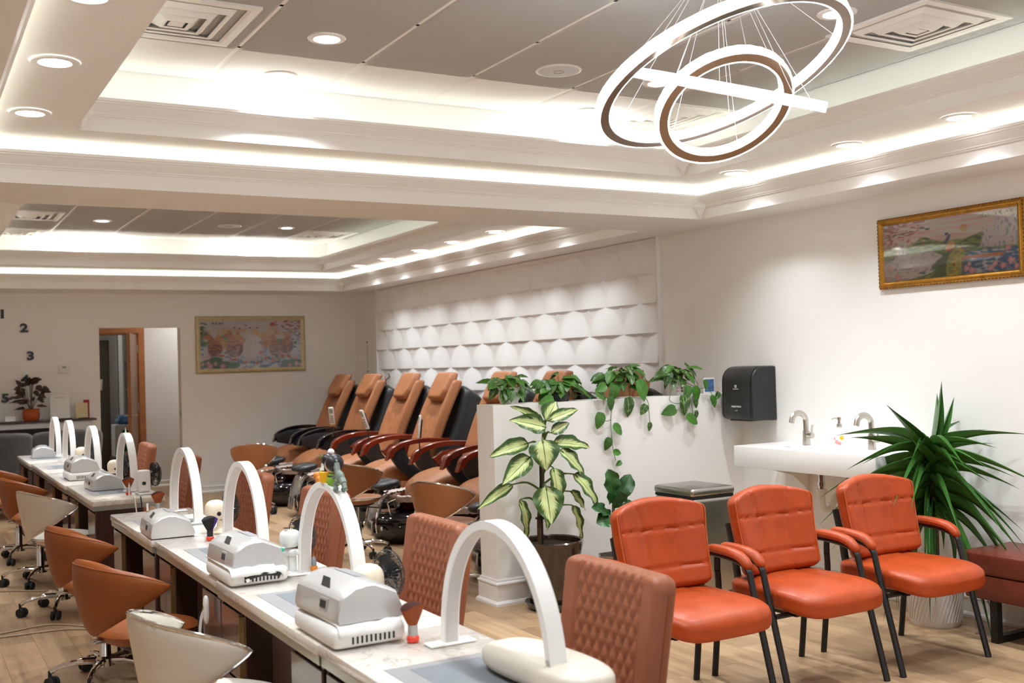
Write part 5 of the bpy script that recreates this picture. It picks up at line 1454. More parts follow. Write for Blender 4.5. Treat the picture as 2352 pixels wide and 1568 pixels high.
MB().tube([(-.2266, .012, -.112), (-.2266, -.006, -.112), (-.2266, -.010, -.105)], .0011, 5).build('hand_icon', 'paper', t)

SX0, SY0, SY1 = 4.692, 4.162, 5.325
t = thing('wall_sink', 'wide white wall-hung trough sink on the right wall', 'sink', (0, 0, 0))
sk = MB()
sk.rbox(((SX0+XR)/2, (SY0+SY1)/2, .833), (XR-SX0-.002, SY1-SY0, .134), .004, 2)
sk.build('basin_block', 'trimwhite', t)
for y in (5.0, 4.49): MB().lathe([(0, .0008), (.02, .0008), (.022, 0)], 20, (4.86, y, .9001)).build('drain', 'chrome_soft', t)
for y in (5.12, 4.40):
    MB().ext([(0, 0), (-.30, 0), (-.30, -.02), (-.15, -.06), (-.03, -.15), (-.02, -.24), (0, -.24)], .02, Matrix(((1, 0, 0, 0), (0, 0, 1, 0), (0, 1, 0, 0), (0, 0, 0, 1))), (XR-.002, y, .764), .002, 1).build('bracket', 'trimwhite', t)
t = thing('drain_pipe', 'white plastic drain trap with chrome tailpiece under the sink', 'pipe', (4.93, 4.80, 0))
MB().cyl((0, 0, .64), (0, 0, .766), .019, n=18).build('tailpiece', 'chrome', t); MB().cyl((0, 0, .665), (0, 0, .690), .024, n=18).build('slip_nut', 'chrome', t)
MB().cyl((0, 0, .615), (0, 0, .645), .032, n=20).build('coupling', 'pipewhite', t)
MB().tube(crv([(0, 0, .62), (0, 0, .56), (.02, 0, .52), (.07, 0, .52), (.10, 0, .56), (.14, 0, .60), (.21, 0, .60)], 6), .021, 12).build('trap', 'pipewhite', t)
def faucet(x, y, lb):
    t = thing('faucet', lb, 'faucet', (x, y, .901), 0, 'sink faucets')
    MB().lathe([(0, 0), (.024, 0), (.025, .01), (.022, .06), (.021, .09)], 20).build('body', 'nickel', t)
    MB().tube(crv([(0, 0, .07), (0, 0, .14), (-.006, 0, .175), (-.035, 0, .20), (-.075, 0, .205), (-.11, 0, .185), (-.125, 0, .145)], 7), .019, 12, flat=.75).build('spout', 'nickel', t)
    MB().cyl((0, -.015, .062), (.0, -.055, .062), .019, n=18).build('handle_hub', 'nickel', t); MB().tube([(0, -.045, .065), (.0, -.050, .10), (0, -.056, .128)], [.010, .008, .008], 10, flat=.6).build('lever', 'nickel', t)
faucet(5.02, 5.005, 'brushed nickel faucet on the left of the soap bottle'); faucet(5.02, 4.475, 'brushed nickel faucet on the right of the soap bottle')
t = thing('soap_dispenser', 'glass soap pump bottle with pink and yellow flowers', 'soap bottle', (5.01, 4.715, .9005))
b_ = MB().lathe([(0, 0), (.036, 0), (.038, .006), (.038, .085), (.033, .105), (.016, .118), (.014, .128)], 24).build('bottle', 'soapglass', t, 40)
MB().lathe([(.016, .124), (.017, .126), (.017, .142), (.009, .146), (.008, .168), (.013, .170), (.013, .185), (0, .187)], 18).build('pump', 'nickel', t, 30); MB().tube([(0, 0, .178), (-.03, .012, .180), (-.045, .018, .174)], .004, 8).build('nozzle', 'nickel', t)
for a, z, m_, r in ((-120, .062, 'flower_y', .014), (-165, .035, 'flower_p', .014), (-140, .028, 'flower_p', .011), (-190, .055, 'flower_p', .009)):
    MB().lathe([(0, .0015), (r*.5, .0018), (r, .0004)], 7, (.0375*math.cos(R_(a)), .0375*math.sin(R_(a)), z), RZ(a) @ RY(90)).build('flower_print', m_, b_)
t = thing('trash_can', 'tall stainless steel step bin behind the orange chairs', 'bin', (4.16, 5.09, 0))
MB().rbox((0, 0, .365), (.33, .37, .58), .03, 4).build('body', 'steel', t); MB().rbox((0, 0, .685), (.332, .372, .05), .02, 4).build('lid', 'steel', t); MB().rbox((0, 0, .655), (.318, .358, .016), .004, 1).build('lid_gap', 'dark', t)
MB().rbox((0, 0, .04), (.35, .39, .075), .012, 2).build('base_rim', 'blackplastic', t); MB().rbox((0, -.215, .03), (.16, .07, .022), .006, 2).build('pedal', 'chrome_soft', t)
t = thing('wall_outlet', 'white wall outlet below the sink beside the yucca', 'outlet', (XR, 4.27, .376)); MB().rbox((-.003, 0, 0), (.006, .07, .115), .002, 1).build('plate', 'trimwhite', t); MB().bb(-.0075, -.006, -.012, .012, .01, .035).build('socket', 'greyplastic', t, 0); MB().bb(-.0075, -.006, -.012, .012, -.035, -.01).build('socket', 'greyplastic', t, 0)
t = thing('picture_card', 'small blue abstract picture card leaning beside the dispenser', 'card', (4.99, 5.90, HH)); MB().rbox((0, 0, .056), (.10, .006, .11), .001, 1).build('frame', 'paper', t); MB().bb(-.042, .042, -.0042, -.0034, .012, .10).build('print', mat('bluecard', '#4a6ea0', .4, var=.6, vs=40), t, 0)
# thermometer strip, thermostat, clock numerals, wires
t = thing('wall_thermometer', 'thin white thermometer strip on wall beside relief panels', 'thermometer', (5.23, 12.83, 1.61)); MB().rbox((-.004, 0, 0), (.008, .036, .40), .002, 1).build('strip', 'paper', t); MB().bb(-.010, -.008, -.004, .004, -.15, .15).build('tube', 'greyplastic', t, 0)
for z in (-.19, .185): MB().bb(-.010, -.008, -.016, .016, z-.012, z+.012).build('label_mark', 'redcard', t, 0)
t = thing('thermostat', 'white thermostat on the back wall left of the doorway', 'thermostat', (1.645, YB, 1.556)); MB().rbox((0, -.013, 0), (.118, .026, .094), .006, 2).build('case', 'whiteplastic', t); MB().bb(-.018, .025, -.0275, -.026, .006, .03).build('screen', 'lcd', t, 0)
t = thing('wall_clock', 'big wall clock of separate black numerals on back wall', 'clock', (.72, YB, 1.70))
for s, x, z in (('1', 1.016, 2.185), ('2', 1.236, 2.026), ('3', 1.298, 1.709), ('4', 1.236, 1.445), ('5', 1.03, 1.241)): text('numeral', s, .13, 'blackplastic', t, (x-.72, -.008, z-1.70), (R_(90), 0, 0), .006, bold=.006).scale = (1.25, 1, 1)
MB().cyl((0, 0, 0), (0, -.02, 0), .06, n=20).build('hub', 'blackplastic', t); MB().bb(-.006, .006, -.018, -.014, 0, .3).build('hand', 'blackplastic', t, 0); MB().bb(-.2, 0, -.018, -.014, -.006, .006).build('hand', 'blackplastic', t, 0)
t = thing('cable_bundle', 'loose red and black wires sticking up behind the corner pedicure chair', 'cable', (5.12, 11.98, 1.30)); MB().tube(crv([(0, 0, -.1), (-.02, 0, .0), (.01, -.05, .05), (-.02, -.09, .09)], 5), .005, 6).build('wire', 'cordblack', t); MB().tube(crv([(0, 0, -.1), (-.01, .02, .02), (0, .05, .06)], 5), .005, 6).build('wire', 'redplastic', t)

# ================================================================== console at the back left
t = thing('console_table', 'white console with dark wooden top against back wall', 'console', (0, 0, 0))
MB().rbox((.45, 13.09, .975), (3.0, .28, .022), .004, 1).build('top', 'consoletop', t)
MB().bb(-1.0, 1.90, 12.97, 13.225, .90, .964).build('apron', 'hallwhite', t, 0)
MB().bb(1.55, 1.90, 12.965, 13.22, .0, .90).build('cabinet', 'hallwhite', t, 0); MB().bb(-1.0, -.6, 12.965, 13.22, 0, .9).build('cabinet', 'hallwhite', t, 0); MB().bb(-.6, 1.55, 13.16, 13.22, 0, .90).build('back_panel', 'cabinet', t, 0)
t = thing('calathea_plant', 'dark patterned calathea in orange clay pot on the console', 'plant', (1.276, 13.07, .9865))
MB().lathe([(0, 0), (.070, 0), (.084, .02), (.092, .065), (.086, .115), (.093, .13), (.088, .132), (.08, .11)], 28).build('pot', 'terracotta', t, 40); MB().grid(20, 4, soilfn(.082, .105)).build('soil', 'soil', t)
rr = random.Random(5)
for i in range(40):
    f = i/40; a = rr.random()*2*PI; up = rr.uniform(.10, .34); r_ = rr.uniform(.02, .15)*(1 if up < .28 else .5)
    b = Vector((math.cos(a)*r_*1.1-.01, math.sin(a)*r_*.6-.02, .12+up)); d = Vector((math.cos(a), math.sin(a)*.6-.2, rr.uniform(-.5, .9))).normalized(); L = rr.uniform(.06, .10)
    tip = b+d*L; tip.y = min(tip.y, .12); b.y = min(b.y, .12)
    leaf(t, 'cala', b, tip, L*.62, (0, -.9, .3), i)
    if i % 2 == 0: MB().tube(crv([(0, 0, .1), Vector((0, 0, .12)).lerp(b, .6), b], 4), .002, 5).build('stem', 'stem_dark', t)
for tp in ((-.27, -.02, .26), (-.22, -.02, .22), (.17, -.02, .16), (-.17, -.02, .14)): leaf(t, 'cala', (tp[0]*.35, -.02, tp[2]+.0), tp, .05, (0, -.7, .7), 0)
t = thing('sign_holder', 'tilted white paper sign standing on the console', 'sign', (1.578, 13.06, .9865)); 
b_ = MB(); b_.T = RX(-8); b_.rbox((0, 0, .137), (.205, .004, .27), .001, 1); b_.build('sheet', 'paper', t); MB().rbox((.02, .02, .006), (.2, .07, .01), .002, 1).build('stand', 'blackplastic', t)
b_ = MB(); b_.T = RX(-8); b_.bb(-.06, .06, -.0028, -.0022, .245, .251); b_.build('print_line', 'greyplastic', t, 0)
t = thing('sign_holder', 'small cream paper sign in front of a red card', 'sign', (1.805, 13.04, .9865)); b_ = MB(); b_.T = RX(-6); b_.rbox((0, 0, .092), (.128, .004, .17), .001, 1); b_.build('sheet', 'kraft', t); MB().rbox((.02, .015, .005), (.12, .05, .009), .002, 1).build('stand', 'blackplastic', t)
o = MB().rbox((0, 0, .105), (.062, .02, .21), .003, 1).build('red_card', 'redcard', None); o.location = (1.862, 13.10, .9865); tag(o, 'upright dark red card behind the cream sign', 'card')
t = thing('card_holder', 'small clear holder with business cards on the console', 'card holder', (1.06, 13.02, .9865)); MB().rbox((0, 0, .03), (.10, .004, .058), .001, 1).build('card_stack', 'paper', t); MB().rbox((0, -.003, .008), (.105, .04, .014), .003, 1).build('tray', 'soapglass', t)

# ================================================================== doorway details, hall and store room
fr = MB().bb(2.69, 2.765, HB-.018, HB+.0, 0, 2.075).build('trim_10', 'woodorange', None, 0); fr['kind'] = 'structure'
MB().bb(1.79, 2.69, HB-.018, HB, 2.0, 2.075).build('head_casing', 'woodorange', fr, 0); MB().bb(2.672, 2.69, HB, HB+.12, 0, 2.0).build('jamb', 'woodorange', fr, 0); MB().bb(1.86, 2.672, HB, HB+.12, 1.982, 2.0).build('head_jamb', 'woodorange', fr, 0); MB().bb(1.785, 1.86, HB-.018, HB, 0, 2.0).build('side_casing', 'woodorange', fr, 0)
dr = MB(); dr.T = TR(2.668, HB-.022, 0) @ RZ(-106)
dr.bb(0, .80, -.040, 0, .012, 1.975); d1 = dr.build('door_1', 'wooddoor', None, 0); d1['kind'] = 'structure'
e = MB(); e.T = dr.T; e.bb(.80, .803, -.040, 0, .012, 1.975); e.build('door_edge', 'woodorange', d1, 0)
for s in (-1, 1):
    h = MB(); h.T = dr.T; h.cyl((.735, -.02, .97), (.735, -.02+s*.065, .97), .011, n=12).tube([(.735, -.02+s*.06, .97), (.63, -.02+s*.062, .97)], .009, 10); h.build('door_handle', 'nickel', d1)
for z in (.25, 1.0, 1.75): h = MB(); h.T = dr.T; h.cyl((0, .006, z), (0, .006, z+.10), .008, n=10); h.build('hinge', 'steel', d1)
h = MB(); h.T = dr.T; h.bb(.785, .80, .0005, .0015, 1.3, 1.42); h.build('lock_plate', 'steel', d1, 0)
d2 = MB().bb(1.3, 2.52, 15.60, 15.65, 0, 1.95).build('door_2', 'doordark', None, 0); d2['kind'] = 'structure'
fr2 = MB().bb(2.52, 2.62, 15.56, 15.66, 0, 2.05).build('trim_11', 'steel', None, 0); fr2['kind'] = 'structure'; MB().bb(1.2, 2.52, 15.56, 15.66, 1.95, 2.05).build('head_casing', 'steel', fr2, 0)
o = MB().rbox((0, 0, 0), (.14, .002, .15), .03, 2).build('paper_note', 'paper', None); o.location = (2.36, 15.598, 1.34); o.rotation_euler = (0, R_(4), 0); tag(o, 'white paper note stuck on the dark store room door', 'note')
t = thing('storage_shelf', 'white shelving with boxed supplies inside the store room', 'shelf', (0, 0, 0))
MB().bb(2.66, 3.5, 15.62, 15.64, 0, 2.1).build('back_panel', 'hallwhite', t, 0)
for z in (.35, .85, 1.25, 1.65): MB().bb(2.66, 3.5, 15.25, 15.62, z, z+.02).build('shelf_board', 'hallwhite', t, 0)
MB().bb(2.64, 2.66, 15.25, 15.64, 0, 2.1).build('side_panel', 'hallwhite', t, 0)
t = thing('supply_box', 'green and white carton standing inside the store room', 'box', (2.60, 14.95, 0)); MB().rbox((0, 0, .60), (.30, .28, .42), .006, 1).build('carton', 'boxwhite', t); MB().bb(-.06, .152, -.1415, -.14, .46, .74).build('green_panel', 'boxgreen', t, 0); MB().bb(.02, .11, -.1425, -.1415, .55, .68).build('label', 'paper', t, 0); MB().rbox((0, 0, .195), (.34, .32, .39), .006, 1).build('lower_carton', 'wooddoor', t)
t = thing('plastic_bag', 'crumpled blue and clear bag lying on the green carton', 'bag', (2.60, 14.93, .811)); mb = MB().ball((0, 0, .055), (.13, .09, .06), 22)
for q in mb.v: q += Vector((noise.noise(q*16), noise.noise(q*16+Vector((5, 0, 0))), noise.noise(q*16+Vector((0, 7, 0)))))*.03
for q in mb.v: q.z = max(0, q.z)
mb.build('bag', 'bagblue', t, 60)
o = MB().rbox((0, 0, 0), (.003, .035, .06), .001, 1).build('strike_plate', 'steel', None); o.location = (DX1-.0015, YB+.05, .97); tag(o, 'small metal strike plate on the white door jamb', 'plate')

# ================================================================== floor cords and outlet box
o = MB().tube(crv([(-.6, 8.1, .006), (-.1, 8.25, .006), (.25, 8.15, .006), (.55, 8.22, .006), (.85, 8.02, .006)], 10), .0055, 6).build('floor_cord', 'cord', None); tag(o, 'beige cord on floor by the rear stools, the single one', 'cord')
o = MB().tube(crv([(-.5, 6.8, .006), (.1, 6.95, .006), (.45, 6.86, .006), (.75, 6.92, .006), (.96, 6.7, .006)], 10), .0055, 6).build('floor_cord', 'cord', None); tag(o, 'beige cord on floor below white stool, the upper of two', 'cord')
o = MB().tube(crv([(-.5, 6.72, .006), (.15, 6.82, .006), (.5, 6.76, .006), (.8, 6.74, .006), (1.0, 6.60, .006)], 10), .0055, 6).build('floor_cord', 'cord', None); tag(o, 'beige cord on floor below white stool, the lower of two', 'cord')
t = thing('power_outlet', 'white outlet box with plugs under the third desk', 'outlet', (1.06, 4.20, .57))
MB().rbox((0, 0, 0), (.05, .09, .10), .006, 2).build('box', 'whiteplastic', t)
for k, (dy, m_) in enumerate(((-.02, 'cordwhite'), (.0, 'cordwhite'), (.02, 'cordblack'))):
    MB().tube(crv([(-.03, dy, 0), (-.06, dy, -.02), (-.075, dy-.01, -.10), (-.07, dy-.02, -.22), (-.05, dy, -.33)], 6), .0035, 6).build('cord', m_, t)
for dy in (-.03, .01):
    MB().tube([(-.07+.008*math.cos(i*.9), dy+.008*math.sin(i*.9), -.14-i*.0022) for i in range(80)], .0028, 5).build('coiled_cord', 'cordwhite', t)
t = thing('call_button', 'white oval remote stuck on a desk panel', 'remote', (.98, 4.02, .60)); MB().ball((-.008, 0, 0), (.010, .022, .052), 14, 3).build('case', 'whiteplastic', t); MB().lathe([(0, .001), (.006, .001), (.006, 0)], 12, (-.018, 0, .01), RY(-90)).build('button', 'greyplastic', t)
t = thing('polish_bottle', 'nail polish bottle with brush cap on a desk shelf', 'bottle', (1.06, 5.36, .4165)); MB().rbox((0, 0, .028), (.036, .036, .056), .006, 2).build('glass', 'soapglass', t); MB().lathe([(.016, .056), (.016, .066), (.005, .07), (.004, .12), (0, .122)], 12).build('cap', 'silver', t)
t = thing('plastic_cup', 'white plastic cup on a desk shelf', 'cup', (1.08, 3.18, .4165)); MB().lathe([(0, 0), (.028, 0), (.036, .10), (.034, .10), (.026, .004)], 18).build('cup', 'whiteplastic', t)
o = MB().tube(crv([(1.03, 3.12, .424), (1.01, 3.08, .424), (1.05, 3.05, .424), (1.08, 3.09, .424), (1.05, 3.14, .424), (1.0, 3.14, .424)], 8), .0045, 6).build('usb_cable', 'cordwhite', None); tag(o, 'white cable coiled on open desk shelf', 'cable')
o = MB().tube(crv([(1.26, 6.76, .733), (1.25, 6.71, .735), (1.25, 6.69, .68), (1.24, 6.665, .60), (1.25, 6.62, .52), (1.27, 6.6, .40)], 8), .004, 6).build('fan_cord', 'cordblack', None); tag(o, 'black cord hanging over the end of the rear desks', 'cord')
o = MB().tube(crv([(1.22, 6.77, .733), (1.215, 6.71, .735), (1.215, 6.69, .70), (1.22, 6.655, .60), (1.225, 6.60, .52), (1.24, 6.60, .40)], 8), .004, 6).build('fan_cord', 'cordwhite', None); tag(o, 'white cord hanging over the end of the rear desks', 'cord')

# ================================================================== framed pictures
def paint_grid(W, H, nx, ny, fn, parent, T4):
    mb = MB(); mb.T = T4
    mb.grid(nx, ny, lambda u, v: ((u-.5)*W, 0, (v-.5)*H))
    o = mb.build('canvas', 'print', parent, 0); me = o.data
    ca = me.color_attributes.new('paint', 'FLOAT_COLOR', 'POINT')
    k = 0
    for i in range(nx+1):
        for j in range(ny+1):
            c = fn(i/nx, j/ny); ca.data[k].color = (c[0], c[1], c[2], 1); k += 1
    return o
def frame(W, H, w_, T4, parent, m0, m1):
    prof = [(0, 0), (0, -.016), (-w_*.2, -.026), (-w_*.45, -.030), (-w_*.62, -.022), (-w_*.75, -.020), (-w_*.9, -.012), (-w_, -.010), (-w_, 0)]
    # four mitred rails
    cs = [(-W/2, -H/2), (W/2, -H/2), (W/2, H/2), (-W/2, H/2)]
    for i in range(4):
        a, b = Vector(cs[i]), Vector(cs[(i+1) % 4]); d = (b-a).normalized(); nn = Vector((-d.y, d.x)); L = (b-a).length; vs = []
        for s, p in ((0, a), (1, b)):
            for o_, y in prof:
                ins = -o_; q = p+nn*ins+(d*ins if s == 0 else -d*ins); vs.append((q.x, y, q.y))
        k = len(prof); mb = MB(); mb.T = T4; mb.add(vs, [(j, (j+1) % k, k+(j+1) % k, k+j) for j in range(k)])
        r_ = mb.build('frame_rail', m0, parent, 30)
        bd = MB(); bd.T = T4; nb = max(2, int(L/.022))
        for j in range(nb):
            q = a+d*(w_*.15+(L-w_*.3)*(j+.5)/nb)+nn*w_*.12; bd.ball((q.x, -.020, q.y), (.009 if abs(d.x) > .5 else .005, .004, .005 if abs(d.x) > .5 else .009), 6)
        tag(bd.build('carved_edge', m1, r_), kind='stuff')
def mixc(a, b, t): t = max(0, min(1, t)); return tuple(a[i]*(1-t)+b[i]*t for i in range(3))
def N2(u, v, s, o=0): return noise.noise(Vector((u*s, v*s, o)))
def sm(a, b, x): t = max(0, min(1, (x-a)/(b-a))); return t*t*(3-2*t)
def el(u, v, cx, cy, rx, ry, ang=0):
    c, s = math.cos(ang), math.sin(ang); dx, dy = u-cx, v-cy; x = (dx*c+dy*s)/rx; y = (-dx*s+dy*c)/ry; return x*x+y*y
K = {k: lin(v) for k, v in dict(sky='#e3d6d4', yel='#e0b258', grn='#4c7f3d', grn2='#86a24b', dgr='#2a5a35', wat='#d5d3d6', blu='#2f77a8', dbl='#1e5c92', brn='#8a4226', dbr='#4d2320', hl='#d88a55', wht='#e6d8d2', pnk='#e08a92', lpk='#f0bcc0', red='#b5322a', org='#e07a3a', blk='#2a2626', cream='#ead9c6').items()}
def horses(u, v):
    n1 = N2(u, v, 9); n2 = N2(u, v, 26, 3); asp = 2.0
    c = K['sky']
    c = mixc(c, K['yel'], sm(.60, .72, v+n1*.04)*(1-sm(.78, .9, v+n1*.06))*(.9 if .2 < u < .95 else .3)*sm(-.2, .2, n1+.15))
    hill = .55+.14*math.exp(-((u-.22)/.10)**2)+.08*math.exp(-((u-.42)/.06)**2)+.06*math.exp(-((u-.78)/.07)**2)
    c = mixc(c, mixc(K['grn'], K['grn2'], sm(-.2, .3, n2)), sm(hill+.02, hill-.01, v)*sm(.42, .50, v))
    wl = .52+.05*n1
    c = mixc(c, mixc(K['wat'], K['blu'], sm(.12, .35, n2+.25*math.sin(v*60+n1*4)*.4-.08)), sm(wl, wl-.06, v))
    if u > .86: c = mixc(c, mixc(K['wat'], K['dgr'], sm(.1, .3, n2)), sm(.86, .9, u)*sm(.45, .55, v)*sm(.85, .75, v))
    c = mixc(c, K['dbl'], sm(.22, .34, N2(u, v, 12, 8)+.12)*sm(.30, .10, v)*.9*sm(.2, .4, u))
    if u < .10: c = mixc(c, mixc(K['dgr'], K['grn2'], sm(-.1, .3, n2)), sm(.1, .02, u+n1*.05)*sm(.42, .5, v)*sm(.98, .8, v+n2*.3))
    # horses: (body x,y, head x,y, colours)
    for bx, by, hx, hy, ca, cb, s in ((.20, .52, .17, .55, K['yel'], K['hl'], .8), (.38, .55, .36, .60, K['hl'], K['yel'], .8), (.65, .54, .62, .58, K['hl'], K['yel'], .75),
                                     (.14, .42, .085, .58, K['brn'], K['hl'], 1.0), (.33, .42, .29, .62, K['brn'], K['hl'], 1.15), (.74, .40, .72, .58, K['brn'], K['hl'], .9), (.85, .46, .88, .62, K['brn'], K['hl'], 1.0), (.50, .42, .475, .64, K['wht'], K['cream'], 1.25)):
        sh = sm(-.25, .35, n2+(v-by)*2.2)
        col = mixc(mixc(ca, K['dbr'] if ca is K['brn'] else mixc(ca, K['brn'], .35), .45), cb, sh*.75)
        s *= 1.22; e = el(u, v, bx, by, .058*s, .135*s); c = mixc(c, col, sm(1.15, .9, e))
        e = el(u, v, (bx+hx)/2-.004, (by+hy)/2+.06, .026*s, .15*s, -(hx-bx)*3.2); c = mixc(c, col, sm(1.2, .85, e))
        e = el(u, v, hx-.014*s, hy+.07, .030*s, .038*s, .9); c = mixc(c, mixc(col, cb, .4), sm(1.2, .85, e))
        for lx in (-.03, .02): e = el(u, v, bx+lx*s, by-.15*s, .010*s, .07*s, .15); c = mixc(c, mixc(col, K['wht'], .3), sm(1.2, .8, e)*.8)
    c = mixc(c, K['wht'], sm(.05, .35, N2(u, v, 15, 5)+.05)*sm(.36, .28, v)*sm(.16, .24, v)*.7)
    for fx, fy in ((.325, .185), (.43, .12), (.55, .10), (.64, .20), (.72, .14), (.81, .25), (.87, .24), (.59, .33), (.20, .27)):
        e = el(u, v, fx, fy, .022, .035, 1.0+fx*3); c = mixc(c, mixc(K['red'], K['org'], sm(0, .8, e)), sm(1.15, .85, e))
    for gx, gy, rx, ry in ((.10, .10, .12, .10), (.24, .06, .14, .09), (.15, .20, .06, .05), (.93, .07, .14, .10)):
        e = el(u, v, gx, gy, rx, ry); c = mixc(c, mixc(K['dgr'], K['grn'], sm(-.3, .3, n2)), sm(1.1, .9, e+n1*.3))
    for px, py, r in ((.08, .25, .030), (.03, .23, .02), (.07, .12, .028), (.14, .10, .026), (.09, .05, .035), (.21, .05, .034), (.02, .10, .02), (.88, .05, .025), (.95, .07, .03), (.99, .05, .02), (.94, .20, .022)):
        d = math.hypot((u-px), (v-py)/asp*1.0*2*.5); a = math.atan2(v-py, u-px); rr_ = r*(.75+.25*math.cos(a*8)); c = mixc(c, mixc(K['lpk'], K['pnk'], sm(rr_*.3, rr_, d)), sm(rr_*1.1, rr_*.9, d))
    e = el(u, v, .715, .91, .03, .055); c = mixc(c, mixc(K['org'], K['red'], sm(.86, .93, v)), sm(1.1, .9, e)*sm(.86, .88, v))
    if u > .72 and v > .62:
        b = N2(u, v, 30, 9)+.35*N2(u, v, 11, 2)+.9*(u-.9)+.6*(v-.85); c = mixc(c, mixc(K['red'], K['lpk'], sm(-.2, .3, n2)), sm(.02, .14, b)*.95); br = abs(v-(.62+.42*(1-u)/.3+.03*n1)); c = mixc(c, K['dbr'], sm(.012, .004, br)*(u > .80))
    for bx, by in ((.33, .855), (.38, .84), (.44, .905), (.485, .85), (.56, .85)):
        e = el(u, v, bx, by, .016, .010, .4+bx*5); c = mixc(c, K['blk'], sm(1.1, .8, e))
    for cx in (.125, .155, .19, .22):
        if abs(u-cx) < .014 and abs(v-.945) < .028: c = mixc(c, K['blk'], sm(.10, .22, N2(u, v, 85, cx*50)+.07))
    return c
def peacock(u, v):
    n1 = N2(u, v, 7, 20); n2 = N2(u, v, 24, 23); n3 = N2(u, v, 60, 2)
    c = mixc(K['cream'], K['lpk'], sm(.05, .4, N2(u*.5, v*3, 8, 4)+.15))
    c = mixc(c, K['yel'], sm(.68, .60, v)*.35)
    hill = .60+.10*math.exp(-((u-.32)/.07)**2)+.16*sm(.62, .92, u)+.03*n1
    c = mixc(c, mixc(K['dgr'], K['grn2'], sm(-.35, .25, n2)), sm(hill+.015, hill-.015, v))
    c = mixc(c, mixc(K['blu'], K['wat'], sm(-.1, .3, n2+.3*math.sin(v*90+n1*5)*.5)), sm(.40, .36, v+n1*.03)*sm(.62, .68, u))
    c = mixc(c, mixc(K['wat'], K['blu'], sm(.0, .4, n2)*.5), sm(.40, .30, v)*sm(.25, .15, u))
    for wx, w0, top, bot in ((.15, .05, .64, .32), (.80, .05, .74, .42), (.88, .06, .86, .40), (.97, .05, .88, .40)):
        d = abs(u-wx-.10*(v-.6)); c = mixc(c, mixc(K['wht'], K['blu'], sm(.05, .35, N2(u*3, v*.6, 20, 1))*.6), sm(w0, w0*.6, d)*sm(top+.02, top-.02, v)*sm(bot-.03, bot+.03, v))
    e = el(u, v, .24, .24, .26, .20, .42); c = mixc(c, mixc(K['wht'], K['dbl'], sm(.15, .4, n2)*.35), sm(1.1, .95, e+n1*.15))
    e = el(u, v, .37, .14, .17, .05, .75); c = mixc(c, K['dbl'], sm(1.1, .6, e)*sm(-.1, .3, n2)*.9)
    c = mixc(c, mixc(K['dgr'], K['grn'], sm(-.2, .3, n2)), sm(1.15, .9, el(u, v, .50, .20, .10, .26, -.3)+n1*.3)*sm(.36, .42, u))
    e = el(u, v, .56, .22, .065, .26, -.12); c = mixc(c, mixc(lin('#c9b73a'), K['grn2'], sm(-.1, .35, n2)), sm(1.1, .9, e))
    if e < 1: c = mixc(c, K['red'], sm(.32, .42, N2(u, v, 30, 7)))
    c = mixc(c, mixc(K['org'], K['yel'], sm(.45, .55, v)), sm(1.1, .85, el(u, v, .525, .50, .035, .085, -.2)))
    c = mixc(c, lin('#33507e'), sm(1.1, .85, el(u, v, .505, .62, .014, .085, -.25))); c = mixc(c, lin('#33507e'), sm(1.1, .85, el(u, v, .50, .71, .014, .025)))
    c = mixc(c, K['org'], sm(.030, .022, abs(v-(.285-.03*(u-.6))))*sm(.60, .63, u)*sm(.92, .88, u))
    if u > .6 and v < .25: c = mixc(c, K['dbl'], sm(.0, .3, n1+.2)*.7)
    for px, py, r in ((.64, .10, .035), (.68, .055, .038), (.66, .17, .022), (.81, .07, .035), (.84, .13, .03), (.895, .09, .035), (.95, .16, .04), (.93, .36, .032), (.05, .24, .035), (.11, .05, .045), (.03, .05, .03), (.985, .06, .03)):
        d = math.hypot(u-px, (v-py)/2.2); a = math.atan2(v-py, u-px); rr_ = r*.8*(.8+.2*math.cos(a*7)); c = mixc(c, mixc(K['lpk'], K['pnk'], sm(rr_*.2, rr_, d+n3*.006)), sm(rr_*1.1, rr_*.9, d))
    if v > .55 and u < .34:
        b = N2(u, v, 26, 19)+.4*N2(u, v, 9, 12)+.95*(.16-u)+.5*(v-.80); c = mixc(c, mixc(K['red'], K['lpk'], sm(-.15, .35, n2)), sm(-.02, .12, b)*.95); c = mixc(c, K['dbr'], sm(.012, .004, abs(v-(.80+.25*(u-.1)+.02*n1)))*(u < .25))
    e = el(u, v, .625, .775, .028, .055); c = mixc(c, mixc(K['yel'], K['org'], sm(.75, .82, v)), sm(1.1, .9, e))
    for bx, by, s in ((.315, .87, .02), (.355, .84, .022), (.86, .47, .016), (.955, .46, .014), (.09, .20, .014)):
        e = el(u, v, bx, by, s, s*.9, .6+bx*4); c = mixc(c, K['blk'], sm(1.1, .8, e))
    for bx in (.84, .93): c = mixc(c, K['wht'], sm(1.1, .8, el(u, v, bx, .50, .03, .06, .3)))
    for k_, cx in enumerate((.96, .925, .89, .855)):
        if abs(u-cx) < .012 and abs(v-.935) < .03: c = mixc(c, K['blk'], sm(.08, .2, N2(u, v, 80, 60+k_*9)+.08))
    for k_, cx in enumerate((.83, .805, .785, .765, .745)):
        if abs(u-cx) < .007 and abs(v-.925) < .035: c = mixc(c, K['blk'], sm(.1, .25, N2(u, v, 130, 30+k_*9)+.05)*.8)
    return c
T4 = TR(3.837, YB-.004, 1.803); t = thing('framed_picture', 'framed picture of galloping horses in water on back wall', 'picture', (0, 0, 0))
frame(1.386, .704, .062, T4, t, 'palegold', 'palegold_dark'); paint_grid(1.27, .59, 200, 96, horses, t, T4 @ TR(0, -.012, 0))
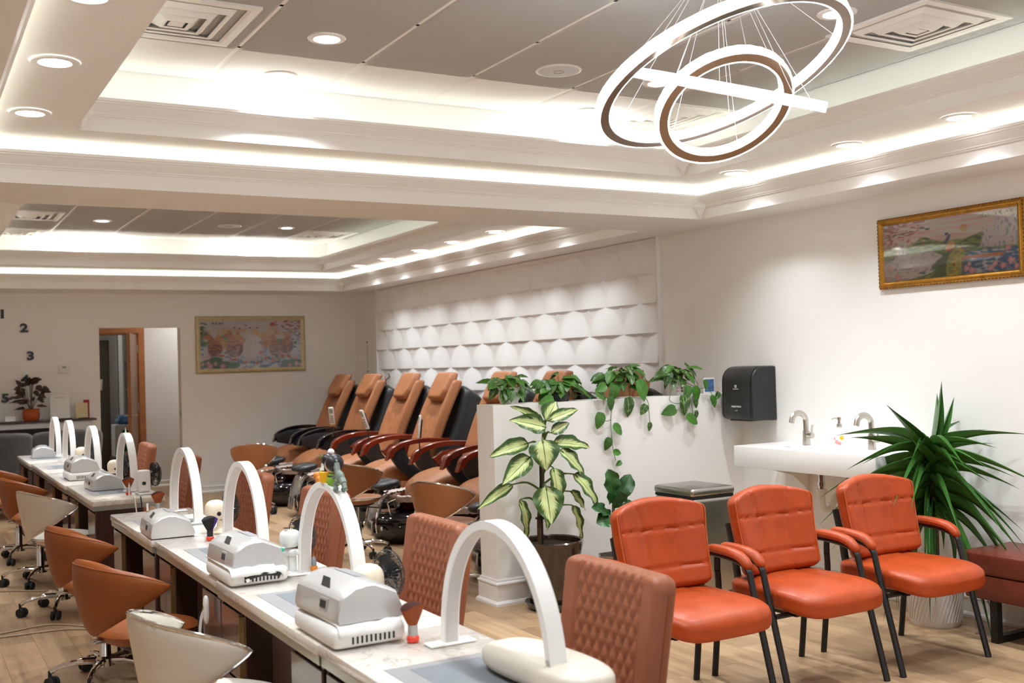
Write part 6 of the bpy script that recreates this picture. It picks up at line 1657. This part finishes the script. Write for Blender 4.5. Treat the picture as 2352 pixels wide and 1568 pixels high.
g = MB(); g.T = T4 @ TR(0, -.0145, 0); g.bb(-.635, .635, -.0006, .0006, -.294, .294); g.build('glass_pane', 'glass_pane', t, 0); b_ = MB(); b_.T = T4; b_.bb(-.68, .68, -.010, .003, -.34, .34); b_.build('backing_board', 'dark', t, 0)
T4 = TR(XR-.004, 3.984, 2.062) @ RZ(-90); t = thing('framed_picture', 'gold-framed picture of peacocks and waterfalls on right wall', 'picture', (0, 0, 0))
frame(.966, .418, .046, T4, t, 'gold', 'golddark'); paint_grid(.885, .336, 200, 80, peacock, t, T4 @ TR(0, -.012, 0))
g = MB(); g.T = T4 @ TR(0, -.0145, 0); g.bb(-.442, .442, -.0006, .0006, -.167, .167); g.build('glass_pane', 'glass_pane', t, 0); b_ = MB(); b_.T = T4; b_.bb(-.478, .478, -.010, .003, -.204, .204); b_.build('backing_board', 'dark', t, 0)

# ================================================================== chandelier of three tilted rings
t = thing('ring_chandelier', 'glowing crystal chandelier of three tilted rings', 'chandelier', (2.60, 2.93, Z2))
o0 = Vector((2.60, 2.93, Z2))
cc = Vector((2.593, 2.936, 2.498)); vd = (cc-Vector((0, 0, 1.48))).normalized()
ri = vd.cross(Vector((0, 0, 1))).normalized(); up_ = ri.cross(vd)
ro = math.radians(-1.66+.0); ri, up_ = ri*math.cos(ro)+up_*math.sin(ro), up_*math.cos(ro)-ri*math.sin(ro)
def ring(c, a, ang, sint, zdir=1, name='ring'):
    e1 = ri*math.cos(R_(ang))+up_*math.sin(R_(ang)); m_ = -ri*math.sin(R_(ang))+up_*math.cos(R_(ang))
    e2 = vd*math.sqrt(1-sint*sint)-m_*sint; nn = e1.cross(e2).normalized()
    if nn.z < 0: nn = -nn
    N = 96
    def band(r0, r1, h0, h1, jit=0, seed=0):
        vs = []; fs = []; rr = random.Random(seed)
        for i in range(N):
            an = 2*PI*i/N; d = e1*math.cos(an)+e2*math.sin(an); j = rr.uniform(-jit, jit)
            for r_, h_ in ((r0, h0), (r1+j, h0), (r1+j, h1), (r0, h1)): vs.append(c+d*r_+nn*h_-o0)
        for i in range(N):
            k = (i+1) % N
            for q in range(4): fs.append((i*4+q, k*4+q, k*4+(q+1) % 4, i*4+(q+1) % 4))
        return MB().add(vs, fs)
    rg = band(a-.038, a-.006, -.020, .018).build('ring_frame', 'chand_metal', t, 30)
    band(a-.006, a+.002, -.018, .018, .0012, 3).build('crystal_outer', 'crystal', rg, 0)
    band(a-.044, a-.038, -.018, .018, .0010, 5).build('crystal_inner', 'crystal', rg, 0)
    for k in range(5):
        an = 2*PI*k/5+.4; p = c+(e1*math.cos(an)+e2*math.sin(an))*(a-.018)+nn*.018
        MB().tube([p-o0, Vector((.02*math.cos(an), .02*math.sin(an), -.02))], .0009, 4).build('suspension_wire', 'wire', t)
dpt = (cc-Vector((0, 0, 1.48))).dot(Fv)
def at_px(px, py, dep): return Vector((0, 0, 1.48))+(Fv+Rv*(px-1176)/2455.48-Uv*(py-784)/2455.48)*dep
ring(at_px(1659, 170, dpt), .477, 22.5, .40); ring(at_px(1663, 246, dpt-.02), .252, 26, .713); ring(at_px(1669, 205, dpt), .354, -13, .02)
MB().lathe([(0, -.03), (.10, -.03), (.14, -.02), (.14, .0)], 32).build('canopy', 'chrome', t)
